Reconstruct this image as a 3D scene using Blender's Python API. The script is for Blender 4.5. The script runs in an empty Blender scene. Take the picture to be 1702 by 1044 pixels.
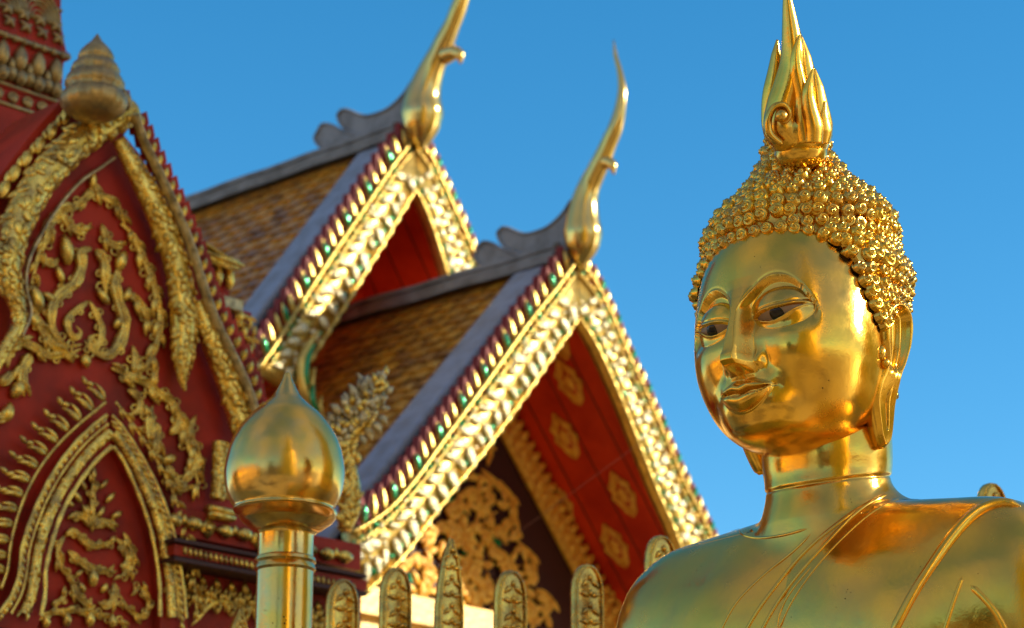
import bpy, math, random
import numpy as np
from mathutils import Vector
from mathutils.geometry import tessellate_polygon
from mathutils.bvhtree import BVHTree
R = math.radians
random.seed(7); rng = np.random.default_rng(7)
S = bpy.context.scene
COL = S.collection

# ------------------------------------------------------------------ camera, sky, sun
PITCH = 17.5; LENS = 85.0; FPX = 1702 * LENS / 36.0
CAM = np.array([0.0, 0.0, 1.6])
AX = np.array([1.0, 0, 0]); AF = np.array([0, math.cos(R(PITCH)), math.sin(R(PITCH))]); AU = np.array([0, -math.sin(R(PITCH)), math.cos(R(PITCH))])
cd = bpy.data.cameras.new('camera'); cam = bpy.data.objects.new('camera', cd); COL.objects.link(cam)
cam.location = CAM; cam.rotation_euler = (R(90 + PITCH), 0, 0)
cd.lens = LENS; cd.sensor_width = 36; cd.clip_start = 0.05; cd.clip_end = 3000
cd.dof.use_dof = True; cd.dof.focus_distance = 5.85; cd.dof.aperture_fstop = 4.0
S.camera = cam
SUN_AZ, SUN_EL = 86.0, 21.0       # azimuth: degrees to the right of straight behind the camera
sd = np.array([math.sin(R(SUN_AZ)) * math.cos(R(SUN_EL)), -math.cos(R(SUN_AZ)) * math.cos(R(SUN_EL)), math.sin(R(SUN_EL))])
W = bpy.data.worlds.new('World'); S.world = W; W.use_nodes = True
wn = W.node_tree.nodes; wl = W.node_tree.links; wn.clear()
sky = wn.new('ShaderNodeTexSky'); sky.sky_type = 'NISHITA'; sky.sun_disc = False
sky.sun_elevation = R(SUN_EL); sky.sun_rotation = math.atan2(sd[0], sd[1])
sky.altitude = 1100; sky.air_density = 1.0; sky.dust_density = 0.15; sky.ozone_density = 3.0
hs = wn.new('ShaderNodeHueSaturation'); hs.inputs['Hue'].default_value = 0.489; hs.inputs['Saturation'].default_value = 1.3; hs.inputs['Value'].default_value = 1.24
bg = wn.new('ShaderNodeBackground'); bg.inputs[1].default_value = 0.15
wo = wn.new('ShaderNodeOutputWorld')
wl.new(sky.outputs[0], hs.inputs['Color'])
# thin bright cloud added outside the frame, for fill and paler gold reflections
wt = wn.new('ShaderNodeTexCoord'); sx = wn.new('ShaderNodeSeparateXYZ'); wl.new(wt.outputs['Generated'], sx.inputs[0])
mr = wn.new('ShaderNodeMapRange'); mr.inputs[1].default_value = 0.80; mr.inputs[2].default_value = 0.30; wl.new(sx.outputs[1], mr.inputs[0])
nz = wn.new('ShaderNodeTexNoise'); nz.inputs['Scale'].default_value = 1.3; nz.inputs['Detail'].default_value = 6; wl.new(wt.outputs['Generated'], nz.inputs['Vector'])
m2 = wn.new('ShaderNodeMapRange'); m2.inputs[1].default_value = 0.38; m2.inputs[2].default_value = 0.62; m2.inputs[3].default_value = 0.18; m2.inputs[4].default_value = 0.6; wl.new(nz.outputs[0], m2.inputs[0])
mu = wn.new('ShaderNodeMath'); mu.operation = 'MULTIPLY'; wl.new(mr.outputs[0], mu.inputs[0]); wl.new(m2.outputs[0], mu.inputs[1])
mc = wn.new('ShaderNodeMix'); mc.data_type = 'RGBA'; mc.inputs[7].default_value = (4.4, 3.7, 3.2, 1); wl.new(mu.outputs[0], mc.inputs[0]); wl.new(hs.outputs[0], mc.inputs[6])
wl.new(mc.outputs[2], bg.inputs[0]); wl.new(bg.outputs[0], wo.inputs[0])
ld = bpy.data.lights.new('sun', 'SUN'); ld.energy = 5.0; ld.angle = R(0.6); ld.color = (1.0, 0.9, 0.74)
sun = bpy.data.objects.new('sun', ld); COL.objects.link(sun)
sun.rotation_euler = Vector(sd).to_track_quat('Z', 'Y').to_euler()
S.view_settings.view_transform = 'Standard'; S.view_settings.look = 'None'
S.view_settings.exposure = 0.25; S.view_settings.gamma = 1.0
S.render.resolution_x = 1024; S.render.resolution_y = 628

# ------------------------------------------------------------------ helpers
def V3(*a): return np.array(a, float)
def unit(v): v = np.asarray(v, float); return v / (np.linalg.norm(v) + 1e-12)
def ray(px, py): return AF + (px - 851) / FPX * AX - (py - 522) / FPX * AU
def pt(px, py, d): return CAM + d * ray(px, py)
def pxm(d): return d / FPX                       # metres per photo pixel at depth d

class Plane:
    """vertical building face; a is along the face, up is z, n points out"""
    def __init__(s, p0, h, up, n):
        s.p0 = np.array(p0, float); s.h = unit(h); s.up = unit(up); s.n = unit(n)
        s.d = float(np.dot(s.p0 - CAM, AF)); s.m = pxm(s.d)
    def P(s, px, py, off=0.0):
        r = ray(px, py); t = np.dot(s.p0 + s.n * off - CAM, s.n) / np.dot(r, s.n)
        return CAM + t * r
    def path(s, pts, off=0.0): return np.array([s.P(x, y, off) for x, y in pts])

def spl(pts, n=24):
    p = np.asarray(pts, float)
    if len(p) == 2: return np.array([p[0] + (p[1] - p[0]) * t for t in np.linspace(0, 1, n)])
    q = np.vstack([2 * p[0] - p[1], p, 2 * p[-1] - p[-2]]); out = []
    for t in np.linspace(0, len(p) - 1 - 1e-6, n):
        i = int(t); u = t - i; a, b, c, d = q[i], q[i + 1], q[i + 2], q[i + 3]
        out.append(0.5 * ((2 * b) + (-a + c) * u + (2 * a - 5 * b + 4 * c - d) * u * u + (-a + 3 * b - 3 * c + d) * u ** 3))
    return np.array(out)
def resamp(P, step):
    P = np.asarray(P, float); L = np.r_[0, np.cumsum(np.linalg.norm(np.diff(P, axis=0), axis=1))]
    n = max(2, int(round(L[-1] / step)) + 1); t = np.linspace(0, L[-1], n)
    return np.stack([np.interp(t, L, P[:, k]) for k in range(P.shape[1])], 1)

class MB:
    def __init__(s): s.v = []; s.f = []; s.m = []; s.n = 0
    def add(s, v, f, mat=0):
        v = np.asarray(v, float).reshape(-1, 3); b = s.n; s.v.append(v); s.n += len(v)
        s.f += [tuple(int(i) + b for i in q) for q in f]; s.m += [mat] * len(f)
    def grid(s, G, wu=False, wv=False, mat=0, flip=False):
        G = np.asarray(G, float); nu, nv = G.shape[:2]; F = []
        for i in range(nu if wu else nu - 1):
            i2 = (i + 1) % nu
            for j in range(nv if wv else nv - 1):
                j2 = (j + 1) % nv; q = (i * nv + j, i2 * nv + j, i2 * nv + j2, i * nv + j2)
                F.append(q[::-1] if flip else q)
        s.add(G.reshape(-1, 3), F, mat)
    def sweep(s, path, w, h, nrm, seg=8, mat=0, caps=True, sharp=1.0):
        path = np.asarray(path, float); n = len(path)
        w = np.broadcast_to(np.asarray(w, float), (n,)); h = np.broadcast_to(np.asarray(h, float), (n,))
        T = np.gradient(path, axis=0); T /= np.linalg.norm(T, axis=1)[:, None] + 1e-12
        N = np.broadcast_to(np.asarray(nrm, float), (n, 3))
        B = np.cross(T, N); B /= np.linalg.norm(B, axis=1)[:, None] + 1e-9; N2 = np.cross(B, T)
        a = np.arange(seg) / seg * 2 * math.pi; ca, sa = np.cos(a), np.sin(a)
        if sharp != 1.0: ca = np.sign(ca) * abs(ca) ** sharp; sa = np.sign(sa) * abs(sa) ** sharp
        G = path[:, None] + B[:, None] * (w[:, None] * ca)[..., None] + N2[:, None] * (h[:, None] * sa)[..., None]
        s.grid(G, False, True, mat)
        if caps:
            b = s.n - n * seg; s.f += [tuple(range(b, b + seg)), tuple(range(s.n - 1, s.n - seg - 1, -1))]; s.m += [mat, mat]
    def leaf(s, c, d, nrm, L, Wd, H, bend=0.0, mat=0, seg=6, base=0.25, n=6):
        d = unit(d); nrm = unit(nrm); side = np.cross(d, nrm)
        t = np.linspace(0, 1, n)
        path = np.array([c + d * L * u + side * bend * L * u * u + nrm * H * 0.3 * math.sin(u * 3.1) for u in t])
        w = Wd * 0.5 * (np.sin(np.pi * np.clip(t * 0.86 + 0.12, 0, 1)) ** 0.9 + base * (1 - t) * 0.3); w[-1] = Wd * 0.03
        s.sweep(path, w, H * (0.35 + 0.65 * np.sin(np.pi * (t * 0.85 + 0.1))), nrm, seg, mat)
    def box(s, o, ax, ay, az, mat=0):
        o, ax, ay, az = [np.asarray(k, float) for k in (o, ax, ay, az)]
        v = [o + ax * i + ay * j + az * k for i in (0, 1) for j in (0, 1) for k in (0, 1)]
        s.add(v, [(0, 1, 3, 2), (4, 6, 7, 5), (0, 4, 5, 1), (2, 3, 7, 6), (0, 2, 6, 4), (1, 5, 7, 3)], mat)
    def plate(s, front, back, mat=0, bev=0.0):
        """front/back: matching 3-D outlines"""
        front = np.asarray(front, float); back = np.asarray(back, float); n = len(front)
        tri = tessellate_polygon([[Vector(p) for p in front]])
        F = [tuple(t) for t in tri] + [tuple(n + i for i in t[::-1]) for t in tri]
        F += [(i, (i + 1) % n, n + (i + 1) % n, n + i) for i in range(n)]
        s.add(np.vstack([front, back]), F, mat)
    def lathe(s, c, prof, seg=32, mat=0, ax=None, rib=None):
        """prof: (r, z) list"""
        c = np.asarray(c, float); a = np.arange(seg) / seg * 2 * math.pi; ax = ax or [(1, 0, 0), (0, 1, 0), (0, 0, 1)]
        ax = [np.asarray(q, float) for q in ax]; G = []
        for r, z in prof:
            rr = r * (1 + (rib(a) if rib else 0 * a))
            G.append(c + ax[2] * z + ax[0] * (rr * np.cos(a))[:, None] + ax[1] * (rr * np.sin(a))[:, None])
        s.grid(np.array(G), False, True, mat)
    def ball(s, c, r, seg=10, mat=0, ax=None):
        r = np.broadcast_to(np.asarray(r, float), (3,)); ax = ax if ax is not None else np.eye(3)
        t = np.linspace(0.001, math.pi - 0.001, seg); a = np.arange(seg + 2) / (seg + 2) * 2 * math.pi
        G = np.stack([np.outer(np.sin(t), np.cos(a)) * r[0], np.outer(np.sin(t), np.sin(a)) * r[1], np.outer(np.cos(t), np.ones_like(a)) * r[2]], -1)
        s.grid(np.asarray(c, float) + G @ np.asarray(ax, float), False, True, mat)
    def build(s, name, mats, parent=None, smooth=True, auto=None, fix=True, **props):
        me = bpy.data.meshes.new(name)
        me.from_pydata(np.vstack(s.v).tolist(), [], s.f)
        mats = mats if isinstance(mats, (list, tuple)) else [mats]
        for m in mats: me.materials.append(m)
        me.polygons.foreach_set('material_index', s.m)
        me.polygons.foreach_set('use_smooth', [smooth] * len(s.f)); me.update()
        if fix:
            import bmesh
            bm = bmesh.new(); bm.from_mesh(me); bmesh.ops.recalc_face_normals(bm, faces=bm.faces); bm.to_mesh(me); bm.free()
        if auto: me.set_sharp_from_angle(angle=R(auto))
        o = bpy.data.objects.new(name, me); COL.objects.link(o)
        if parent is not None: o.parent = parent; o.matrix_parent_inverse = parent_inv(parent)
        for k, v in props.items(): o[k] = v
        return o
def parent_inv(p):
    from mathutils import Matrix
    M = Matrix.Identity(4); q = p
    while q is not None: M = Matrix.Translation(q.location) @ M; q = q.parent if q.parent and q.type == 'EMPTY' else None
    return M.inverted() if p.type == 'EMPTY' else Matrix.Identity(4)
def thing(name, loc, label, cat, **k):
    o = bpy.data.objects.new(name, None); COL.objects.link(o); o.location = [float(q) for q in loc]
    o.empty_display_size = 0.1; o['label'] = label; o['category'] = cat
    for a, b in k.items(): o[a] = b
    return o

# ------------------------------------------------------------------ materials
def mat(name, base, rough=0.5, metal=0.0, bump=0.0, bscale=40.0, var=0.0, col2=None, vscale=6.0, rvar=0.0, coat=0.0, spec=0.5, fac=(0.4, 0.65), aniso=None, fine=0.0):
    m = bpy.data.materials.new(name); m.use_nodes = True; nt = m.node_tree; b = nt.nodes['Principled BSDF']
    b.inputs['Base Color'].default_value = (*base, 1); b.inputs['Roughness'].default_value = rough; b.inputs['Metallic'].default_value = metal
    b.inputs['Coat Weight'].default_value = coat; b.inputs['Specular IOR Level'].default_value = spec
    tc = nt.nodes.new('ShaderNodeTexCoord')
    def noise(sc, det=4, ro=0.55, scl=None):
        n = nt.nodes.new('ShaderNodeTexNoise'); n.inputs['Scale'].default_value = sc; n.inputs['Detail'].default_value = det; n.inputs['Roughness'].default_value = ro
        if scl:
            mp = nt.nodes.new('ShaderNodeMapping'); mp.inputs['Scale'].default_value = scl
            nt.links.new(tc.outputs['Object'], mp.inputs[0]); nt.links.new(mp.outputs[0], n.inputs['Vector'])
        else: nt.links.new(tc.outputs['Object'], n.inputs['Vector'])
        return n
    if col2 is not None:
        n = noise(vscale); r = nt.nodes.new('ShaderNodeMapRange'); r.inputs[1].default_value = fac[0]; r.inputs[2].default_value = fac[1]
        nt.links.new(n.outputs[0], r.inputs[0])
        mx = nt.nodes.new('ShaderNodeMix'); mx.data_type = 'RGBA'; mx.inputs[6].default_value = (*base, 1); mx.inputs[7].default_value = (*col2, 1)
        nt.links.new(r.outputs[0], mx.inputs[0]); nt.links.new(mx.outputs[2], b.inputs['Base Color'])
    if rvar:
        n = noise(vscale * 2.3, 5); r = nt.nodes.new('ShaderNodeMapRange'); r.inputs[1].default_value = 0.3; r.inputs[2].default_value = 0.7
        r.inputs[3].default_value = max(0.02, rough - rvar); r.inputs[4].default_value = rough + rvar
        nt.links.new(n.outputs[0], r.inputs[0]); nt.links.new(r.outputs[0], b.inputs['Roughness'])
    if bump:
        n = noise(bscale, 3); bu = nt.nodes.new('ShaderNodeBump'); bu.inputs['Strength'].default_value = bump; bu.inputs['Distance'].default_value = 0.01
        nt.links.new(n.outputs[0], bu.inputs['Height'])
        if fine:
            n2 = noise(bscale * 9, 3, 0.7); b2 = nt.nodes.new('ShaderNodeBump'); b2.inputs['Strength'].default_value = fine; b2.inputs['Distance'].default_value = 0.002
            nt.links.new(n2.outputs[0], b2.inputs['Height']); nt.links.new(b2.outputs[0], bu.inputs['Normal'])
        nt.links.new(bu.outputs[0], b.inputs['Normal'])
    return m
def specks(m, scale=70.0, amount=.16, dark=(0.10, 0.06, 0.02)):
    nt = m.node_tree; b = nt.nodes['Principled BSDF']; tc = nt.nodes.new('ShaderNodeTexCoord')
    v = nt.nodes.new('ShaderNodeTexVoronoi'); v.inputs['Scale'].default_value = scale; v.inputs['Randomness'].default_value = 1.0; nt.links.new(tc.outputs['Object'], v.inputs['Vector'])
    n = nt.nodes.new('ShaderNodeTexNoise'); n.inputs['Scale'].default_value = scale * .13; n.inputs['Detail'].default_value = 5; nt.links.new(tc.outputs['Object'], n.inputs['Vector'])
    mr_ = nt.nodes.new('ShaderNodeMapRange'); mr_.inputs[1].default_value = .5; mr_.inputs[2].default_value = .75; mr_.inputs[3].default_value = 0; mr_.inputs[4].default_value = amount; nt.links.new(n.outputs[0], mr_.inputs[0])
    lt = nt.nodes.new('ShaderNodeMath'); lt.operation = 'LESS_THAN'; nt.links.new(v.outputs['Distance'], lt.inputs[0]); nt.links.new(mr_.outputs[0], lt.inputs[1])
    mx = nt.nodes.new('ShaderNodeMix'); mx.data_type = 'RGBA'; mx.inputs[7].default_value = (*dark, 1)
    src = b.inputs['Base Color'].links[0].from_socket; nt.links.new(src, mx.inputs[6]); nt.links.new(lt.outputs[0], mx.inputs[0]); nt.links.new(mx.outputs[2], b.inputs['Base Color'])
    rs = b.inputs['Roughness'].links[0].from_socket if b.inputs['Roughness'].links else None
    if rs:
        ma = nt.nodes.new('ShaderNodeMath'); ma.operation = 'MULTIPLY_ADD'; ma.inputs[1].default_value = .4; nt.links.new(lt.outputs[0], ma.inputs[0]); nt.links.new(rs, ma.inputs[2]); nt.links.new(ma.outputs[0], b.inputs['Roughness'])
M = {}
M['statue'] = mat('polished_gold', (0.88, 0.50, 0.065), 0.20, 0.98, bump=0.10, bscale=8, fine=0.2, col2=(0.68, 0.40, 0.08), vscale=5, rvar=0.10, fac=(0.45, 0.68))
specks(M['statue'], 75, .17)
M['curl'] = mat('curl_gold', (0.78, 0.46, 0.06), 0.2, 1.0, bump=0.15, bscale=60, col2=(0.62, 0.36, 0.08), vscale=14, rvar=0.06)
M['groove'] = mat('groove_gold', (0.30, 0.17, 0.04), 0.35, 1.0)
M['eye'] = mat('eye_inlay', (0.30, 0.18, 0.10), 0.45, 0.1, spec=0.3)
M['iris'] = mat('iris_dark', (0.015, 0.008, 0.006), 0.2, 0.0, spec=0.4)
M['post'] = mat('brass_post', (0.86, 0.49, 0.08), 0.17, 0.96, bump=0.08, bscale=14, fine=0.12, col2=(0.66, 0.46, 0.16), vscale=6, rvar=0.06)
specks(M['post'], 60, .2)
M['picket'] = mat('picket_gold', (0.88, 0.56, 0.11), 0.24, 1.0, bump=0.25, bscale=45, col2=(0.42, 0.27, 0.08), vscale=12, rvar=0.1)
M['relief'] = mat('relief_gold', (0.98, 0.66, 0.13), 0.27, 0.85, bump=0.15, bscale=90, col2=(0.42, 0.27, 0.08), vscale=16, rvar=0.12)
M['relief2'] = mat('relief_gold_bright', (0.90, 0.60, 0.13), 0.28, 0.9, bump=0.15, bscale=90, col2=(0.6, 0.38, 0.08), vscale=12, rvar=0.1)
M['aged'] = mat('aged_gold', (0.50, 0.33, 0.12), 0.4, 0.8, bump=0.2, bscale=80, col2=(0.28, 0.19, 0.09), vscale=14, rvar=0.1)
M['silver'] = mat('aged_gilt_edge', (0.74, 0.58, 0.30), 0.36, 0.7, bump=0.6, bscale=60, col2=(0.3, 0.24, 0.14), vscale=25)
M['red'] = mat('red_lacquer', (0.45, 0.030, 0.010), 0.5, 0.0, bump=0.15, bscale=20, col2=(0.22, 0.018, 0.008), vscale=4, spec=0.25)
M['soffit'] = mat('soffit_red', (0.66, 0.045, 0.010), 0.45, 0.0, bump=0.1, bscale=12, col2=(0.45, 0.022, 0.006), vscale=3, spec=0.25)
M['motif'] = mat('stencil_gold', (1.0, 0.60, 0.08), 0.45, 0.1, bump=0.5, bscale=60, col2=(0.75, 0.33, 0.03), vscale=25)
M['dark'] = mat('dark_maroon', (0.05, 0.008, 0.006), 0.6, bump=0.2, bscale=30)
M['tile'] = mat('amber_glazed_tile', (0.58, 0.25, 0.02), 0.35, 0.0, bump=0.1, bscale=30, col2=(0.24, 0.10, 0.02), vscale=9, spec=0.35, rvar=0.1)
M['tile2'] = mat('brown_glazed_tile', (0.42, 0.17, 0.02), 0.38, 0.0, bump=0.1, bscale=30, col2=(0.16, 0.065, 0.02), vscale=9, spec=0.35)
M['grey'] = mat('weathered_render', (0.25, 0.25, 0.27), 0.6, 0.0, bump=0.4, bscale=25, col2=(0.14, 0.135, 0.14), vscale=7)
M['verge'] = mat('painted_verge', (0.26, 0.29, 0.38), 0.5, 0.0, bump=0.25, bscale=25, col2=(0.20, 0.21, 0.25), vscale=9)
M['barge'] = mat('barge_gold', (0.85, 0.60, 0.16), 0.3, 0.8, bump=0.35, bscale=60, col2=(0.62, 0.42, 0.1), vscale=14)
M['mosaic'] = mat('mirror_mosaic', (0.95, 0.80, 0.42), 0.3, 0.75, bump=1.0, bscale=90, col2=(0.98, 0.9, 0.65), vscale=40, rvar=0.12)
M['green'] = mat('green_glass', (0.005, 0.30, 0.09), 0.12, 0.35, bump=0.3, bscale=50, coat=0.8)
M['redglass'] = mat('red_fringe', (0.20, 0.016, 0.008), 0.5, 0.0, spec=0.2)
M['chofa'] = mat('finial_gold', (0.83, 0.56, 0.16), 0.2, 1.0, bump=0.06, bscale=10, col2=(0.65, 0.46, 0.18), vscale=5, rvar=0.05)
M['cream'] = mat('cream_gilt_plaster', (0.82, 0.56, 0.18), 0.45, 0.3, bump=0.4, bscale=25, col2=(0.6, 0.42, 0.16), vscale=8)
M['plaza'] = mat('terracotta_paving', (0.56, 0.41, 0.18), 0.5, 0.0, bump=0.1, bscale=5, col2=(0.16, 0.10, 0.04), vscale=.35, fac=(.48,.60))
M['leaf'] = mat('far_foliage', (0.05, 0.09, 0.02), 0.6, 0.0, bump=1.0, bscale=2, col2=(0.09, 0.11, 0.03), vscale=0.8)
M['wall'] = mat('ochre_wall', (0.62, 0.40, 0.16), 0.6, 0.0, bump=0.2, bscale=3, col2=(0.5, 0.28, 0.1), vscale=0.7)
M['chedi'] = mat('gilded_copper', (0.98, 0.72, 0.07), 0.45, 0.5, bump=0.2, bscale=2, col2=(0.85, 0.5, 0.04), vscale=1.0)
M['wire'] = mat('dull_wire', (0.35, 0.12, 0.06), 0.5)

# ------------------------------------------------------------------ setting
g = MB(); n = 40
xs = np.linspace(-900, 900, n)
G = np.array([[(x, y, 0.0) for y in xs] for x in xs]); g.grid(G)
g.build('ground', M['plaza'], kind='structure')

# ------------------------------------------------------------------ GOLD STATUE (local frame: x = its left, f = forward, z up, in photo pixels at its depth)
SD = 6.0; PXS = pxm(SD); YAW = 40.0; ROLL = 1.5; TILT = 0.0
HO = pt(1335, 540, SD)
cy, sy = math.cos(R(YAW)), math.sin(R(YAW))
LX = V3(cy, -sy, 0); LF = V3(-sy, -cy, 0); LZ = V3(0, 0, 1)
HR = None
def rot_head():
    # roll about forward axis, tilt about lateral axis
    c, s_ = math.cos(R(ROLL)), math.sin(R(ROLL))
    X = LX * c + LZ * s_; Z = LZ * c - LX * s_; F = LF
    c, s_ = math.cos(R(TILT)), math.sin(R(TILT))
    F2 = F * c - Z * s_; Z2 = Z * c + F * s_
    return np.array([X, F2, Z2])
HM = rot_head(); BMx = np.array([LX, LF, LZ])
NECKP = V3(0, -56, -230)
def loc(p, head=True):
    p = np.asarray(p, float)
    if head:
        q = (p - NECKP) @ HM + NECKP @ BMx
    else: q = p @ BMx
    return HO + q * PXS
def ell(p, c, r, e=2.0):
    q = np.abs((p - np.array(c)) / np.array(r))
    if e == 2.0:
        k0 = np.sqrt((q ** 2).sum(-1)); k1 = np.sqrt(((q / np.array(r)) ** 2).sum(-1)) + 1e-9
        return k0 * (k0 - 1) / k1
    k0 = (q ** e).sum(-1) ** (1 / e)
    k2 = np.sqrt((q ** 2).sum(-1)); k1 = np.sqrt(((q / np.array(r)) ** 2).sum(-1)) + 1e-9
    return k2 * (k0 - 1) / k1
def smin(a, b, k):
    h = np.clip(0.5 + 0.5 * (b - a) / k, 0, 1); return b * (1 - h) + a * h - k * h * (1 - h)
def sg(x): return 1 / (1 + np.exp(-np.clip(x, -40, 40)))
def ga(x, w): return np.exp(-(x / w) ** 2)
def ss(a, b, x): t = np.clip((x - a) / (b - a), 0, 1); return t * t * (3 - 2 * t)
# eye curves on |x|
def up_margin(x): return np.interp(x, [20, 26, 36, 46, 60, 74, 84, 94, 110], [-25, -22, -19, -17.5, -16, -13.5, -11, -9.5, -9.5])
def lo_margin(x): return np.interp(x, [20, 26, 36, 46, 56, 68, 80, 94, 110], [-25, -27, -31, -33.5, -33, -28.5, -20, -10, -10])
def brow(x): return 29 - 44 * (np.abs(x - 61) / 52.0) ** 2.1
EX, EZ = 1.10, 10.0
def disp(p):
    x = np.abs(p[..., 0]); z = p[..., 2]; D = np.zeros_like(x)
    # brow arch, hollow under it, smooth bulging lid
    zb = brow(x); win = ss(4, 16, x) * (1 - ss(108, 126, x))
    below = sg((zb - z) / 1.5)
    hol = below * ss(-74, -24, z) * win
    D -= 14.0 * hol
    D += 2.4 * ga(z - zb - 2.5, 3.0) * win + 0.0
    D -= 1.0 * ga(z - zb - 8.5, 2.6) * win
    xe = x / EX; ze = z + EZ
    e = ((xe - 59) / 44) ** 2 + ((ze + 12) / 37) ** 2
    lid = 21.0 * np.clip(1 - e, 0, 1) ** 0.64 * (0.30 + 0.70 * ss(-48, -16, ze))
    D += lid * win
    um, lm = up_margin(xe), lo_margin(xe)
    ins = sg((um - ze) / 0.7) * sg((ze - lm) / 0.7) * sg((xe - 20) / 1.2) * sg((94 - xe) / 1.2)
    D -= 9.0 * ins
    inx = ss(14, 24, xe) * (1 - ss(93, 106, xe))
    D += 2.6 * ga(ze - um - 2.2, 2.0) * inx - 1.2 * ga(ze - um - 7.5, 1.6) * inx
    D += 1.8 * ga(ze - lm + 2.6, 2.4) * inx
    # nose
    Nh = np.interp(z, [-132, -126, -121, -116, -110, -100, -80, -50, -20, 5, 22, 40], [0, 6, 22, 39, 46, 46, 38, 28, 19, 9, 3, 0])
    w0 = np.interp(z, [-125, -110, -95, -60, -20, 10], [9, 10, 9, 6.5, 6, 9]); w1 = np.interp(z, [-125, -110, -95, -60, -20, 10], [30, 28, 26, 24, 22, 34])
    D += Nh * (1 - ss(w0, w1, x))
    D += 5 * ga(x, 15) * ga(z + 106, 13)
    D += 11 * ga(x - 28, 12) * np.where(z < -108, ga(z + 108, 9), ga(z + 108, 17))
    D -= 2.5 * ga(x - 43, 5) * ga(z + 108, 17)
    D -= 3.0 * ga(x - 13, 7) * ga(z + 124, 4)
    # philtrum
    D -= 3 * ga(x, 5) * ss(-144, -134, z) * (1 - ss(-128, -120, z))
    # lips
    zt = np.interp(x, [0, 6, 12, 22, 36, 50], [-140.5, -139, -136, -138.5, -143.5, -148.5])
    zm = np.interp(x, [0, 7, 16, 27, 38, 50], [-158.5, -157, -154.5, -155, -153, -148.5])
    zl = -149 - 37.0 * np.clip(1 - (x / 49) ** 2, 0, 1) ** 0.8
    wx = 1 - ss(45, 52, x)
    tu = np.clip((z - zm) / (zt - zm + 1e-3), 0, 1); D += 13.0 * np.sin(np.pi * tu ** 0.85) ** 0.6 * wx * (1 - 0.4 * ss(20, 52, x))
    tl = np.clip((zm - z) / (zm - zl + 1e-3), 0, 1); D += 16.0 * np.sin(np.pi * tl ** 0.8) ** 0.6 * wx * (1 - 0.4 * ss(20, 52, x))
    D += 2.4 * ga(z - zt - 1.0, 1.7) * wx + 1.9 * ga(z - zl + 1, 1.7) * wx
    D -= 5.0 * ga(z - zm, 1.8) * (1 - ss(47, 56, x))
    D -= 2.5 * ga(x - 55, 9) * ga(z + 148, 12)
    D -= 2.0 * ga(x, 40) * ga(z + 197, 9)
    D += 3 * ga(x, 34) * ga(z + 203, 16)
    # cheeks, forehead
    D += 6 * ga(x - 88, 40) * ga(z + 95, 45)
    D -= 2.0 * ga(x - 40 - (-(z + 100)) * 0.5, 14) * ss(-150, -120, z) * (1 - ss(-112, -90, z))
    return D
def head_sdf(p):
    q = p.copy(); m = ss(30, 95, p[..., 1])
    q[..., 1] = p[..., 1] - disp(p) * m
    d = ell(q, (0, -6, 45), (157, 172, 142), 2.15)
    d = smin(d, ell(q, (0, 30, -50), (158, 147, 172), 2.25), 30)
    d = smin(d, ell(q, (0, 22, -136), (126, 120, 84), 2.1), 30)
    d = smin(d, ell(q, (0, 122, -158), (62, 56, 48), 2.3), 34)
    d = smin(d, ell(q, (0, 104, -194), (56, 50, 27)), 46)
    return d
def march(o, dirs, f, tmax, n=90):
    """outermost crossing along each ray from o (o may be per-ray)"""
    lo = np.zeros(dirs.shape[:-1]); hi = np.full_like(lo, tmax)
    ts = np.linspace(tmax * 0.02, tmax, n); found = np.zeros(lo.shape, bool)
    for t in ts:
        s_ = f(o + dirs * t) > 0; new = s_ & ~found; hi = np.where(new, t, hi); lo = np.where(new, t - (ts[1] - ts[0]), lo); found |= s_
    for _ in range(14):
        mid = (lo + hi) / 2; out = f(o + dirs * mid[..., None]) > 0
        hi = np.where(out, mid, hi); lo = np.where(out, lo, mid)
    return o + dirs * ((lo + hi) / 2)[..., None]
statue = thing('gold_statue', pt(1335, 1900, SD) * V3(1, 1, 0), 'polished gold serene statue with curled hair, flame topknot and long ears, standing before blue sky', 'statue')
def head_mesh():
    na, ne = 700, 540
    u = np.linspace(-1, 1, na); a = math.pi * (0.42 * u + 0.58 * u ** 3)          # dense to the front
    v = np.linspace(-1, 1, ne); e = np.pi / 2 * 0.985 * (0.62 * v + 0.38 * v ** 3)
    A, E = np.meshgrid(a, e, indexing='ij')
    d = np.stack([np.sin(A) * np.cos(E), np.cos(A) * np.cos(E), np.sin(E)], -1)
    P = march(np.array([0, 15.0, -75.0]), d, head_sdf, 330, 70)
    mb = MB(); mb.grid(loc(P)); return mb
o = head_mesh().build('head', M['statue'], statue, fix=False)

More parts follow.
